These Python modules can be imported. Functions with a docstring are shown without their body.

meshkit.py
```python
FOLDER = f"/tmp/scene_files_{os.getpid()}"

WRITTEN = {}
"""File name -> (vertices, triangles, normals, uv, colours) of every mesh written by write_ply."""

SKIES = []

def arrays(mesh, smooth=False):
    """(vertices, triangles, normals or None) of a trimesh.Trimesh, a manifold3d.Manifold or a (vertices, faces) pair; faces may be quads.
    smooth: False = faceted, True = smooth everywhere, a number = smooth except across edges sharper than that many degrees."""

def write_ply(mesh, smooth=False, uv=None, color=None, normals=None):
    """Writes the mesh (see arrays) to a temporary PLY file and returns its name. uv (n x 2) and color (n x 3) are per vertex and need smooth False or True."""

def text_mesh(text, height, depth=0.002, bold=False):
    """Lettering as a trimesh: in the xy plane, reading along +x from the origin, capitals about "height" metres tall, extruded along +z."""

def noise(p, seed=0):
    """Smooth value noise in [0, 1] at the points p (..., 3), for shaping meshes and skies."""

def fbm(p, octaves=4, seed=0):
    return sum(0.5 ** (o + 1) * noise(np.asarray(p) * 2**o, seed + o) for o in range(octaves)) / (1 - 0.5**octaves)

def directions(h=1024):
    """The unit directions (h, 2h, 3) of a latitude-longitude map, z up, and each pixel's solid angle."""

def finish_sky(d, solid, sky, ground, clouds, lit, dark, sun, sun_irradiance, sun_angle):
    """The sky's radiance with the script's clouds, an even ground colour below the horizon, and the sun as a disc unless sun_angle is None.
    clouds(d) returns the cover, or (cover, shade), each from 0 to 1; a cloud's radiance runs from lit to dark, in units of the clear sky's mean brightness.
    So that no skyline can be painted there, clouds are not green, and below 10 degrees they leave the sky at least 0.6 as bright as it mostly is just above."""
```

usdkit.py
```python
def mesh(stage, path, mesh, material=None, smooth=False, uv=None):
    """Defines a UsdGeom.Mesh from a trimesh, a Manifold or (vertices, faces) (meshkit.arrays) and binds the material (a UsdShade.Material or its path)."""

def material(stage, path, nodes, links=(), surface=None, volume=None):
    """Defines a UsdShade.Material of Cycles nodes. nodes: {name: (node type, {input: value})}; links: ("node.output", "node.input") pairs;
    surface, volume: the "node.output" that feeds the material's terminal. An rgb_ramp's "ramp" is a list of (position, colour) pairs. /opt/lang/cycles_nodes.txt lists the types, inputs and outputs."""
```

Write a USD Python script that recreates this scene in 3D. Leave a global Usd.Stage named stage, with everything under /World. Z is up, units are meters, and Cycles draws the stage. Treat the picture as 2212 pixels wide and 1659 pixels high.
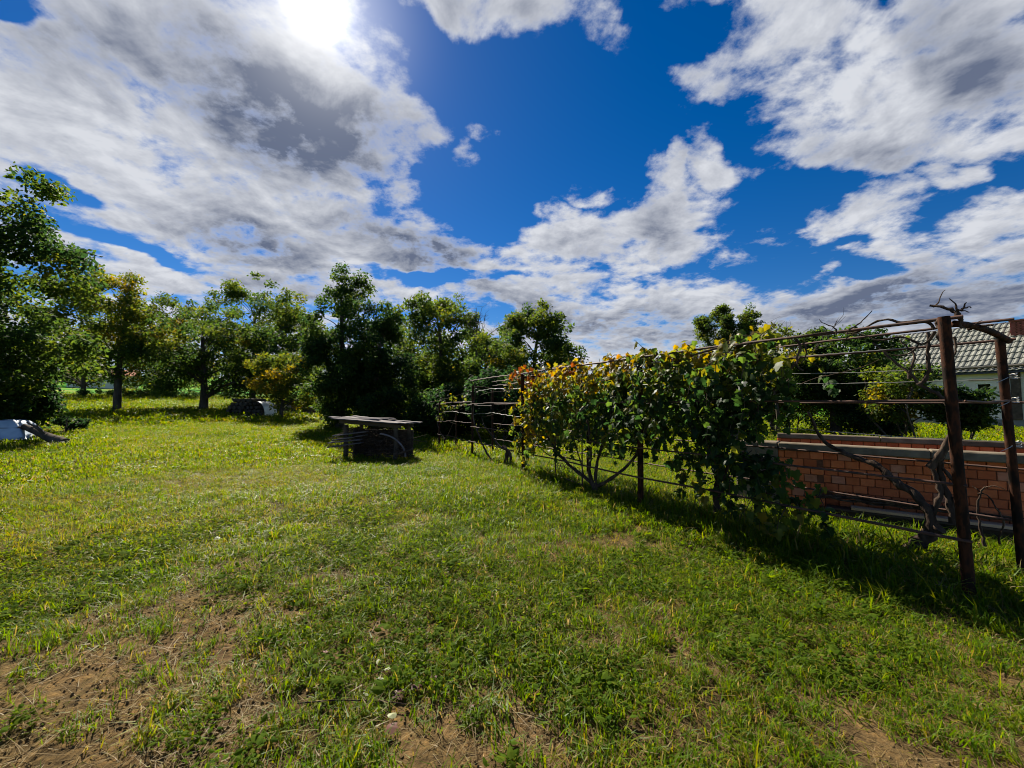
import math, random
import numpy as np
import trimesh
import usdkit, meshkit
from pxr import Usd, UsdGeom, UsdLux, UsdShade, Gf, Sdf, Vt

stage = Usd.Stage.CreateInMemory()
UsdGeom.SetStageUpAxis(stage, UsdGeom.Tokens.z)
UsdGeom.SetStageMetersPerUnit(stage, 1.0)
UsdGeom.Xform.Define(stage, '/World')
UsdGeom.Scope.Define(stage, '/World/Looks')
rng = np.random.default_rng(7)
random.seed(7)
rad = math.radians

# ---------------------------------------------------------------- camera, sky, sun, exposure
EYE = 1.5                        # camera height over the grass at the photographer's feet, looking along +Y
cam = UsdGeom.Camera.Define(stage, '/World/camera')
cam.CreateHorizontalApertureAttr(36.0)
cam.CreateVerticalApertureAttr(27.0)
cam.CreateFocalLengthAttr(36.0 * 880 / 2212)
cam.CreateClippingRangeAttr(Gf.Vec2f(0.05, 5000))
cam.CreateExposureAttr(1.4)
UsdGeom.Xformable(cam).AddTranslateOp().Set(Gf.Vec3d(0, 0, EYE))
UsdGeom.Xformable(cam).AddRotateXOp().Set(90 + 2.93)

SUN_AZ, SUN_EL = -26.3, 42.5     # degrees; azimuth from +Y towards +X
sun = UsdLux.DistantLight.Define(stage, '/World/sun')
sun.CreateNormalizeAttr(True)
sun.CreateIntensityAttr(1.25)
sun.CreateAngleAttr(0.55)
sun.CreateColorAttr(Gf.Vec3f(1.0, 0.93, 0.80))
UsdGeom.Xformable(sun).AddRotateZOp().Set(-SUN_AZ)
UsdGeom.Xformable(sun).AddRotateXOp().Set(-(90 - SUN_EL) + 180 - 180)
sd = np.array([math.sin(rad(SUN_AZ)) * math.cos(rad(SUN_EL)), math.cos(rad(SUN_AZ)) * math.cos(rad(SUN_EL)), math.sin(rad(SUN_EL))])

# clouds: (azimuth, elevation, half-width, half-height, tilt, amount) in degrees; the noise gives them their edges
CLOUD = [(-36.9, 31.3, 25.5, 11.7, -178.7, 0.5), (-33.4, 22.4, 31.4, 7.6, 170.5, 0.5), (-7.0, 20.7, 9.7, 3.3, 169.1, 0.3), (-2.5, 45.7, 13.0, 2.8, 178.7, 0.5), (13.0, 43.4, 4.4, 3.0, 160.5, 0.42), (4.4, 42.7, 1.7, 1.5, 169.6, 0.35), (40.6, 31.5, 15.0, 5.8, 144.0, 0.52), (50.3, 30.1, 9.2, 5.3, 128.0, 0.5), (28.2, 36.3, 7.0, 2.0, 164.4, 0.35), (50.5, 23.2, 5.2, 2.4, 121.6, 0.35), (14.6, 22.5, 16.5, 4.8, -177.1, 0.55), (21.0, 26.5, 6.0, 3.6, 111.2, 0.5), (27.8, 21.5, 6.0, 3.0, 157.5, 0.42), (40.8, 19.1, 5.0, 3.4, 167.7, 0.5), (47.2, 20.6, 3.5, 1.4, 145.1, 0.4), (9.4, 14.9, 33.1, 3.4, 173.4, 0.45), (44.2, 10.9, 17.1, 4.4, -178.5, 0.5), (50.9, 14.1, 5.4, 3.6, -163.2, 0.42), (-47.0, 14.1, 10.9, 2.2, 171.8, 0.42), (-30.2, 14.5, 12.4, 2.5, 177.1, 0.4), (24.2, 6.8, 37.0, 5.3, 176.7, 0.45), (-34.7, 6.1, 27.5, 5.9, -175.8, 0.4), (-2.4, 33.2, 5.7, 1.9, -178.9, 0.62), (-6.7, 30.6, 3.3, 2.0, -175.6, 0.62), (10.8, 28.2, 3.9, 1.6, 174.6, 0.62), (6.6, 26.7, 4.0, 1.9, 176.6, 0.6), (23.1, 30.4, 3.0, 1.6, -159.0, 0.5), (27.0, 29.6, 3.8, 2.3, 127.8, 0.45), (6.3, 35.2, 17.3, 9.3, 175.4, -0.55), (33.8, 23.7, 6.8, 3.9, 176.1, -0.45), (24.0, 41.1, 6.4, 2.5, 165.4, -0.4), (-48.6, 20.7, 2.5, 0.9, 168.1, -0.45), (-43.4, 15.5, 5.2, 1.1, 171.6, -0.45), (-8.9, 17.5, 14.2, 1.0, 176.8, -0.55), (-52.3, 31.6, 2.8, 1.4, -164.7, -0.5), (51.7, 19.5, 2.9, 1.4, 119.9, -0.45), (41.4, 15.2, 4.8, 1.3, 154.6, -0.4), (-11.8, 40.8, 5.0, 3.2, 122.9, -0.45), (32.2, 18.1, 6.3, 1.5, 163.6, -0.2), (-5.1, 27.3, 7.0, 4.5, 164.5, -0.35)]
SHADE = [(-27.7, 33.0, 21.1, 7.5, 174.1, 1.35), (-38.3, 35.1, 13.0, 3.3, -166.7, 1.2), (-32.8, 19.3, 10.2, 3.9, 172.5, 1.35), (-14.0, 21.4, 13.4, 4.4, 166.8, 1.35), (50.3, 30.7, 9.4, 3.9, 130.5, 1.2), (-47.0, 30.3, 7.2, 3.8, -177.3, 0.6), (44.1, 10.5, 18.4, 4.2, 177.8, 1.15), (11.9, 11.1, 23.7, 4.1, 174.5, 0.9), (21.2, 22.6, 6.0, 3.1, 145.7, 0.7), (-28.2, 14.5, 12.4, 2.5, 178.8, 0.8), (41.1, 25.7, 9.2, 2.7, 150.0, 0.5), (-7.0, 17.4, 10.4, 2.4, 174.5, 0.6), (-49.5, 17.0, 4.5, 1.7, 161.3, 0.5), (-0.4, 45.9, 6.2, 1.4, -179.9, 0.4)]
def sky_material():
    N, L = {}, []
    def n(name, kind, **kw):
        N[name] = (kind, kw); return name
    cnt = [0]
    def m(op, a, b=None, c=None, clamp=False):
        cnt[0] += 1; nm = f'm{cnt[0]}'
        kw = {'math_type': op, 'use_clamp': clamp}
        for i, v in enumerate((a, b, c)):
            if v is None: continue
            if isinstance(v, str): L.append((v, f'{nm}.value{i+1}'))
            else: kw[f'value{i+1}'] = float(v)
        N[nm] = ('math', kw)
        return nm + '.value'
    def mr(v, a, b, c, d, kind='linear'):
        cnt[0] += 1; nm = f'r{cnt[0]}'
        N[nm] = ('map_range', {'range_type': kind, 'from_min': a, 'from_max': b, 'to_min': c, 'to_max': d, 'clamp': True})
        L.append((v, nm + '.value')); return nm + '.result'
    n('geo', 'geometry'); n('sep', 'separate_xyz'); L.append(('geo.position', 'sep.vector'))
    az = m('degrees', m('arctan2', 'sep.x', 'sep.y'))
    el = m('degrees', m('arcsine', 'sep.z'))
    # the cloud layer as a high flat sheet, so that its texture shrinks towards the horizon
    zz = m('add', m('maximum', 'sep.z', 0.0), 0.24)
    n('pl', 'combine_xyz'); L += [(m('divide', 'sep.x', zz), 'pl.x'), (m('divide', 'sep.y', zz), 'pl.y')]
    n('w1', 'noise_texture', scale=2.2, detail=5.0, roughness=0.55); L.append(('pl.vector', 'w1.vector'))
    n('ws', 'separate_color'); L.append(('w1.color', 'ws.color'))
    wa = m('multiply', m('subtract', 'ws.r', 0.5), 13.0); we = m('multiply', m('subtract', 'ws.g', 0.5), 9.0)
    n('pp', 'combine_xyz'); L += [(m('add', az, wa), 'pp.x'), (m('add', el, we), 'pp.y')]
    def lobes(tab, key, inner, outer):
        acc = None
        for i, (a, e, rx, ry, t, amp) in enumerate(tab):
            nm = f'{key}{i}'
            N[nm] = ('mapping', {'mapping_type': 'texture', 'location': (a, e, 0), 'rotation': (0, 0, rad(t)), 'scale': (rx, ry, 1)})
            L.append(('pp.vector', nm + '.vector'))
            N[nm + 'l'] = ('vector_math', {'math_type': 'length'}); L.append((nm + '.vector', nm + 'l.vector1'))
            v = mr(nm + 'l.value', inner, outer, amp, 0.0, 'smoothstep')
            if acc is None: acc = v
            elif key == 's': acc = m('maximum', acc, v)
            elif amp > 0 and tab[i-1][5] > 0: acc = m('maximum', acc, v)
            else: acc = m('add', acc, v)
        return acc
    cl = lobes(CLOUD, 'c', 0.5, 1.35)
    sh = lobes(SHADE, 's', 0.2, 1.25)
    n('n1', 'noise_texture', scale=4.0, detail=9.0, roughness=0.60, distortion=0.25); L.append(('pl.vector', 'n1.vector'))
    n('n2', 'noise_texture', scale=11.0, detail=7.0, roughness=0.62); L.append(('pl.vector', 'n2.vector'))
    field = m('add', cl, m('add', m('multiply', m('subtract', 'n1.fac', 0.5), 1.9), m('multiply', m('subtract', 'n2.fac', 0.5), 1.05)))
    # away from the picture the same broken cover goes on
    cover = mr(field, 0.02, 0.48, 0.0, 1.0, 'smoothstep')
    # thick cores are grey, thin and sun-facing edges white
    n('n3', 'noise_texture', scale=3.2, detail=5.0, roughness=0.5); 
    n('off', 'vector_math', math_type='add', vector2=(-0.07 * 0.44, 0.07 * 0.9, 3.7)); L += [('pl.vector', 'off.vector1'), ('off.vector', 'n3.vector')]
    thick = mr(field, 0.08, 0.58, 0.0, 1.0, 'smoothstep')
    # relief: the same noise a step nearer to the sun tells which side of a billow is lit
    sunp = sd[:2] / (sd[2] + 0.24)
    n('tos', 'vector_math', math_type='subtract', vector1=(float(sunp[0]), float(sunp[1]), 0)); L.append(('pl.vector', 'tos.vector2'))
    n('ton', 'vector_math', math_type='normalize'); L.append(('tos.vector', 'ton.vector1'))
    n('tok', 'vector_math', math_type='scale', scale=0.035); L.append(('ton.vector', 'tok.vector1'))
    n('top', 'vector_math', math_type='add'); L += [('pl.vector', 'top.vector1'), ('tok.vector', 'top.vector2')]
    n('n1b', 'noise_texture', scale=4.0, detail=6.0, roughness=0.60, distortion=0.25); L.append(('top.vector', 'n1b.vector'))
    rel = m('multiply', m('subtract', 'n1b.fac', 'n1.fac'), 2.4)
    grey = m('multiply', m('add', m('add', m('multiply', sh, 0.62), m('multiply', m('subtract', 'n3.fac', 0.30), 1.1)), rel), thick, clamp=True)
    n('grey', 'mix_color', a=(2.65, 2.74, 2.95), b=(0.50, 0.62, 0.95), use_clamp=False); L.append((grey, 'grey.fac'))
    # bright veil around the sun
    n('dot', 'vector_math', math_type='dot_product', vector2=tuple(sd)); L.append(('geo.position', 'dot.vector1'))
    dd = m('maximum', 'dot.value', 0.0)
    glow = m('add', m('multiply', m('power', dd, 1800.0), 7.0), m('multiply', m('power', dd, 160.0), 2.0))
    n('gcol', 'combine_color', color_type='rgb'); L += [(glow, 'gcol.r'), (m('multiply', glow, 0.97), 'gcol.g'), (m('multiply', glow, 0.90), 'gcol.b')]
    n('sky', 'sky_texture', sky_type='single_scattering', sun_disc=False, sun_elevation=rad(SUN_EL), sun_rotation=rad(SUN_AZ), altitude=300.0, air_density=0.9, aerosol_density=0.1, ozone_density=4.0)
    n('hsv', 'hsv', hue=0.508, saturation=1.38, value=0.335); L.append(('sky.color', 'hsv.color'))
    n('mix', 'mix_color', use_clamp=False); L += [(cover, 'mix.fac'), ('hsv.color', 'mix.a'), ('grey.result', 'mix.b')]
    n('add', 'mix_color', blend_type='add', fac=1.0, use_clamp=False); L += [('mix.result', 'add.a'), ('gcol.color', 'add.b')]
    n('bg', 'background_shader', strength=0.1); L.append(('add.result', 'bg.color'))
    return usdkit.material(stage, '/World/Looks/sky', N, L, surface='bg.background')
dome = UsdLux.DomeLight.Define(stage, '/World/sky')
UsdShade.MaterialBindingAPI.Apply(dome.GetPrim()).Bind(sky_material())
dome.GetPrim().SetCustomDataByKey('kind', 'structure')

# ---------------------------------------------------------------- frames
RA = rad(27.3)                                     # the trellis rows run this far left of the view axis
D2 = np.array([-math.sin(RA), math.cos(RA)])       # along the rows, away from the camera
N2 = np.array([math.cos(RA), math.sin(RA)])        # across the rows, to the right
def row(s, t, z=0.0):
    p = D2 * s + N2 * t
    return np.array([p[0], p[1], z])

def smoothstep(a, b, x):
    x = np.clip((np.asarray(x, float) - a) / (b - a), 0, 1)
    return x * x * (3 - 2 * x)
def H(x, y):
    """height of the ground: level at the vines, a long rise to the left"""
    x, y = np.asarray(x, float), np.asarray(y, float)
    r = np.hypot(x, y); az = np.degrees(np.arctan2(x, y))
    side = 1 - smoothstep(-32, -6, az)
    side = np.where(y < 0, 0, side)
    far = np.maximum(r - 12, 0)
    z = side * (0.038 * far + 0.00022 * far ** 2) * np.where(r > 150, 150 / np.maximum(r, 1), 1)
    p = np.stack([x, y, 0 * x], -1)
    near = smoothstep(0, 3, r) * 1.0
    z = z + (meshkit.fbm(p * 0.55, 3, 5) - 0.5) * 0.16 * near + (meshkit.fbm(p * 0.05 + 9, 2, 8) - 0.5) * 0.25 * smoothstep(10, 40, r)
    return z

# ---------------------------------------------------------------- scene helpers
_used = {}
def path_of(name, parent):
    base = (str(parent.GetPath()) if parent is not None else '/World') + '/'
    k = _used.get(base + name, 0); _used[base + name] = k + 1
    return base + (name if k == 0 else f'{name}_{k:03d}')
def tag(p, label=None, category=None, group=None, kind=None):
    for k, v in (('label', label), ('category', category), ('group', group), ('kind', kind)):
        if v: p.SetCustomDataByKey(k, v)
    return p
def thing(name, label, category, loc=(0, 0, 0), rz=0.0, group=None):
    x = UsdGeom.Xform.Define(stage, path_of(name, None))
    x.AddTranslateOp().Set(Gf.Vec3d(*map(float, loc)))
    if rz: x.AddRotateZOp().Set(float(rz))
    return tag(x.GetPrim(), label, category, group)
def obj(name, mesh, mat, parent=None, smooth=False, label=None, kind=None, tint=None):
    if isinstance(mesh, MB): tint = mesh.tint() if tint is None else tint; mesh = mesh.arrays()
    p = path_of(name, parent)
    m = usdkit.mesh(stage, p, mesh, mat, smooth=smooth)
    if tint is not None:
        pv = UsdGeom.PrimvarsAPI(m).CreatePrimvar('tint', Sdf.ValueTypeNames.FloatArray, 'vertex')
        pv.Set(Vt.FloatArray.FromNumpy(np.asarray(tint, np.float32)))
    return tag(m.GetPrim(), label, kind=kind)

class MB:
    """collects pieces into one mesh"""
    def __init__(self): self.v, self.f, self.t, self.n = [], [], [], 0
    def add(self, v, f, tint=None):
        v = np.asarray(v, float); f = np.asarray(f, int)
        if f.shape[1] == 4: f = np.vstack([f[:, [0, 1, 2]], f[:, [0, 2, 3]]])
        self.v.append(v); self.f.append(f + self.n); self.n += len(v)
        self.t.append(np.broadcast_to(np.asarray(0.0 if tint is None else tint, float), (len(v),)))
        return self
    def arrays(self): return np.vstack(self.v), np.vstack(self.f)
    def tint(self): return np.concatenate(self.t)
    def tube(self, pts, r, sides=6, caps=True, rough=0.0):
        p = np.asarray(pts, float); r = np.broadcast_to(np.asarray(r, float), (len(p),))
        t = np.gradient(p, axis=0); t /= np.linalg.norm(t, axis=1, keepdims=True) + 1e-12
        a = np.cross(t, np.where(np.abs(t[:, 2:]) < 0.9, [0, 0, 1.0], [1.0, 0, 0])); a /= np.linalg.norm(a, axis=1, keepdims=True) + 1e-12
        for i in range(1, len(a)):                     # carry the frame along
            q = a[i - 1] - t[i] * (a[i - 1] @ t[i]); l = np.linalg.norm(q)
            if l > 1e-6: a[i] = q / l
        b = np.cross(t, a); g = np.arange(sides) * 2 * np.pi / sides
        rr = np.repeat(r[:, None], sides, 1)
        if rough: rr = rr * (1 + rough * (rng.random(rr.shape) - 0.5) * 2)
        v = p[:, None] + rr[..., None] * (np.cos(g)[None, :, None] * a[:, None] + np.sin(g)[None, :, None] * b[:, None])
        i, j = np.meshgrid(np.arange(len(p) - 1), np.arange(sides), indexing='ij')
        q = np.stack([i * sides + j, i * sides + (j + 1) % sides, (i + 1) * sides + (j + 1) % sides, (i + 1) * sides + j], -1).reshape(-1, 4)
        v = v.reshape(-1, 3); f = np.vstack([q[:, [0, 1, 2]], q[:, [0, 2, 3]]])
        if caps:
            n = len(v); v = np.vstack([v, p[0], p[-1]]); e = (len(p) - 1) * sides; jj = np.arange(sides)
            f = np.vstack([f, np.stack([(jj + 1) % sides, jj, np.full(sides, n)], 1), np.stack([e + jj, e + (jj + 1) % sides, np.full(sides, n + 1)], 1)])
        return self.add(v, f)
    def box(self, size, mat=None, bevel=0.0):
        sx, sy, sz = np.asarray(size, float) / 2
        if bevel:
            b = min(bevel, 0.45 * 2 * min(sx, sy, sz))
            pts = [(x * (sx - b * (k != 0)), y * (sy - b * (k != 1)), z * (sz - b * (k != 2))) for x in (-1, 1) for y in (-1, 1) for z in (-1, 1) for k in range(3)]
            m = trimesh.convex.convex_hull(np.array(pts))
        else: m = trimesh.creation.box([2 * sx, 2 * sy, 2 * sz])
        if mat is not None: m.apply_transform(mat)
        return self.add(m.vertices, m.faces)
def mat4(loc=(0, 0, 0), rz=0, rx=0, ry=0):
    m = trimesh.transformations.euler_matrix(rad(rx), rad(ry), rad(rz), 'sxyz'); m[:3, 3] = loc; return m
def smooth_line(pts, n=24, wob=0.0):
    """a polyline through the points, rounded, with a little wander"""
    from scipy.interpolate import CubicSpline
    p = np.asarray(pts, float); s = np.concatenate([[0], np.cumsum(np.linalg.norm(np.diff(p, axis=0), axis=1) + 1e-6)])
    q = CubicSpline(s, p)(np.linspace(0, s[-1], n)) if len(p) > 2 else p[0] + (p[1] - p[0]) * np.linspace(0, 1, n)[:, None]
    if wob:
        k = rng.normal(0, wob, q.shape); k[0] = k[-1] = 0; q = q + k
    return q

# ---------------------------------------------------------------- materials
def material(name, nodes, links, surface): return usdkit.material(stage, '/World/Looks/' + name, nodes, links, surface=surface)
def rough_mat(name, ramp, scale=6.0, rough=0.85, bump=0.3, stretch=(1, 1, 1), detail=6.0, spec=0.25, metallic=0.0, vary=0.0, bscale=None, dist=0.01):
    N = {'tc': ('texture_coordinate', {}), 'map': ('mapping', {'mapping_type': 'point', 'scale': stretch}),
         'n': ('noise_texture', {'scale': scale, 'detail': detail, 'roughness': 0.6}), 'r': ('rgb_ramp', {'ramp': ramp}),
         'n2': ('noise_texture', {'scale': bscale or scale * 4, 'detail': 5.0, 'roughness': 0.65}), 'b': ('bump', {'strength': bump, 'distance': dist}),
         'oi': ('object_info', {}), 'v': ('map_range', {'from_min': 0, 'from_max': 1, 'to_min': 1 - vary, 'to_max': 1 + vary}),
         'h': ('hsv', {}), 'p': ('principled_bsdf', {'roughness': rough, 'specular_ior_level': spec, 'metallic': metallic})}
    L = [('tc.object', 'map.vector'), ('map.vector', 'n.vector'), ('map.vector', 'n2.vector'), ('n.fac', 'r.fac'), ('n2.fac', 'b.height'), ('b.normal', 'p.normal'),
         ('oi.random', 'v.value'), ('v.result', 'h.value'), ('r.color', 'h.color'), ('h.color', 'p.base_color')]
    return material(name, N, L, 'p.BSDF')
def leaf_mat(name, ramp, trans=0.45, rough=0.5, spec=0.3, tgain=1.6, wander=None):
    """leaves: colour from the tint of each leaf, thin enough for the sun to shine through"""
    N = {'a': ('attribute', {'attribute': 'tint'}), 'r': ('rgb_ramp', {'ramp': ramp}), 'geo': ('geometry', {}),
         'v': ('map_range', {'from_min': 0, 'from_max': 1, 'to_min': 0.7, 'to_max': 1.3}), 'h': ('hsv', {}),
         'p': ('principled_bsdf', {'roughness': rough, 'specular_ior_level': spec}),
         'tc': ('hsv', {'hue': 0.485, 'saturation': 1.16, 'value': tgain}), 't': ('translucent_bsdf', {}), 'm': ('mix_closure', {'fac': trans})}
    L = [('geo.random_per_island', 'v.value'), ('v.result', 'h.value'), ('r.color', 'h.color'), ('h.color', 'p.base_color'), ('h.color', 'tc.color'), ('tc.color', 't.color'), ('p.BSDF', 'm.closure1'), ('t.BSDF', 'm.closure2')]
    if wander:                                      # slow drift of hue over the place
        N.update({'n': ('noise_texture', {'scale': wander[0], 'detail': 4.0, 'roughness': 0.6}), 's': ('math', {'math_type': 'subtract', 'value2': 0.5}), 'k': ('math', {'math_type': 'multiply_add', 'value2': wander[1]})})
        L += [('geo.position', 'n.vector'), ('n.fac', 's.value1'), ('s.value', 'k.value1'), ('a.fac', 'k.value3'), ('k.value', 'r.fac')]
    else: L.append(('a.fac', 'r.fac'))
    return material(name, N, L, 'm.closure')
M = {}
M['rust'] = rough_mat('rusty_iron', [(0.30, (.006, .004, .003)), (0.44, (.013, .007, .004)), (0.54, (.050, .017, .007)), (0.62, (.016, .008, .005)), (0.78, (.036, .020, .009))], 11, 0.9, 0.7, (1, 1, 0.45), metallic=0.0, spec=0.12, dist=0.006, detail=9.0)
M['rust_thin'] = rough_mat('rusty_rod', [(0.25, (.025, .015, .011)), (0.5, (.07, .032, .020)), (0.8, (.13, .055, .030))], 9, 0.7, 0.3, metallic=0.2, spec=0.4, dist=0.002)
M['wire'] = rough_mat('galvanised_wire', [(0.3, (.25, .24, .22)), (0.7, (.45, .43, .38))], 15, 0.45, 0.1, metallic=0.6, spec=0.5, dist=0.001)
M['bark'] = rough_mat('vine_bark', [(0.25, (.014, .009, .007)), (0.5, (.048, .032, .023)), (0.75, (.12, .084, .060))], 14, 0.95, 0.9, (1, 1, 0.25), spec=0.1, dist=0.008)
M['treebark'] = rough_mat('tree_bark', [(0.25, (.025, .020, .015)), (0.55, (.065, .052, .040)), (0.8, (.11, .09, .07))], 6, 0.95, 0.9, (1, 1, 0.3), spec=0.1, dist=0.02)
M['brick'] = rough_mat('clay_block', [(0.2, (.40, .095, .032)), (0.5, (.50, .13, .045)), (0.8, (.57, .175, .068))], 9, 0.9, 0.5, spec=0.15, vary=0.22, dist=0.006)
M['brick_pale'] = rough_mat('pale_clay_block', [(0.2, (.33, .115, .062)), (0.5, (.44, .17, .095)), (0.8, (.50, .23, .15))], 9, 0.9, 0.5, spec=0.15, vary=0.2, dist=0.006)
M['brick_dark'] = rough_mat('dark_clay_block', [(0.2, (.32, .075, .028)), (0.5, (.41, .10, .036)), (0.8, (.48, .135, .05))], 9, 0.9, 0.5, spec=0.15, vary=0.2, dist=0.006)
M['mortar'] = rough_mat('mortar', [(0.3, (.09, .036, .020)), (0.7, (.17, .068, .038))], 12, 0.95, 0.6, spec=0.1)
M['concrete'] = rough_mat('concrete', [(0.2, (.055, .042, .029)), (0.45, (.115, .092, .066)), (0.75, (.20, .165, .12))], 4, 0.95, 0.5, spec=0.03, dist=0.006)
M['plaster'] = rough_mat('old_plaster', [(0.2, (.42, .37, .29)), (0.5, (.60, .54, .44)), (0.8, (.70, .64, .54))], 1.2, 0.9, 0.3, spec=0.15, dist=0.01)
M['plinth'] = rough_mat('damp_plinth', [(0.3, (.10, .095, .08)), (0.7, (.22, .21, .185))], 1.5, 0.9, 0.3, spec=0.15)
M['tile'] = rough_mat('roof_tile', [(0.25, (.075, .078, .064)), (0.5, (.135, .138, .113)), (0.8, (.205, .20, .165))], 3.0, 0.5, 0.25, spec=0.45, vary=0.2)
M['roofdeck'] = rough_mat('roof_deck', [(0.3, (.035, .035, .04)), (0.7, (.06, .06, .065))], 3, 0.9, 0.2)
M['darkwood'] = rough_mat('dark_timber', [(0.3, (.035, .026, .019)), (0.6, (.075, .055, .04)), (0.8, (.12, .09, .065))], 5, 0.9, 0.6, (0.2, 1, 1), spec=0.15)
M['greywood'] = rough_mat('weathered_plank', [(0.2, (.04, .032, .032)), (0.5, (.10, .082, .084)), (0.8, (.19, .16, .17))], 7, 0.85, 0.6, (0.12, 1, 1), spec=0.2, vary=0.25)
M['palewood'] = rough_mat('pale_plank', [(0.2, (.20, .12, .07)), (0.5, (.38, .25, .16)), (0.8, (.55, .40, .28))], 7, 0.85, 0.5, (0.12, 1, 1), spec=0.2, vary=0.2)
M['metal_dark'] = rough_mat('dark_steel', [(0.3, (.018, .014, .012)), (0.7, (.06, .038, .028))], 6, 0.75, 0.4, metallic=0.2)
M['white'] = rough_mat('white_paint', [(0.3, (.62, .62, .60)), (0.7, (.78, .78, .77))], 4, 0.5, 0.1)
M['sheet'] = rough_mat('pale_sheet', [(0.3, (.20, .26, .34)), (0.7, (.36, .43, .52))], 2.5, 0.5, 0.2, spec=0.3)
M['chimney'] = rough_mat('red_chimney_brick', [(0.3, (.16, .045, .03)), (0.7, (.30, .085, .055))], 5, 0.9, 0.4, vary=0.2)
M['pane'] = material('window_pane', {'f': ('fresnel', {'IOR': 1.5}), 't': ('transparent_bsdf', {'color': (.55, .6, .65)}), 'g': ('glossy_bsdf', {'roughness': 0.03, 'color': (.9, .9, .9)}), 'm': ('mix_closure', {})},
                     [('f.fac', 'm.fac'), ('t.BSDF', 'm.closure1'), ('g.BSDF', 'm.closure2')], 'm.closure')
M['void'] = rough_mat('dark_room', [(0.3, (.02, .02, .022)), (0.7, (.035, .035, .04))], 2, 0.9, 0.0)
VINE = [(0.0, (.014, .034, .012)), (0.25, (.030, .072, .020)), (0.45, (.075, .125, .026)), (0.62, (.20, .185, .030)), (0.82, (.27, .20, .034)), (0.95, (.27, .15, .03)), (1.0, (.16, .065, .025))]
M['vine_leaf'] = leaf_mat('vine_leaf', VINE, 0.56, 0.5, 0.2, 2.3)
TREE = [(0.0, (.010, .024, .012)), (0.3, (.022, .052, .017)), (0.55, (.050, .088, .020)), (0.75, (.085, .118, .022)), (0.92, (.15, .155, .026)), (1.0, (.21, .17, .03))]
M['tree_leaf'] = leaf_mat('tree_leaf', TREE, 0.58, 0.6, 0.12, 2.3)
GRASS = [(0.0, (.048, .110, .007)), (0.3, (.098, .182, .009)), (0.55, (.185, .222, .010)), (0.72, (.25, .21, .022)), (0.86, (.28, .22, .075)), (1.0, (.36, .28, .15))]
M['grass'] = leaf_mat('grass_blade', GRASS, 0.5, 0.45, 0.10, 2.0, wander=(0.5, 0.55))
M['weed'] = leaf_mat('weed_leaf', [(0.0, (.038, .088, .008)), (0.35, (.085, .148, .010)), (0.7, (.16, .20, .016)), (1.0, (.25, .25, .08))], 0.5, 0.8, 0.04, 2.0, wander=(0.8, 0.3))
M['deadleaf'] = leaf_mat('dead_leaf', [(0.0, (.10, .030, .018)), (0.3, (.19, .06, .03)), (0.6, (.30, .17, .09)), (0.8, (.36, .38, .20)), (1.0, (.50, .53, .36))], 0.25, 0.6, 0.3)
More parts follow.
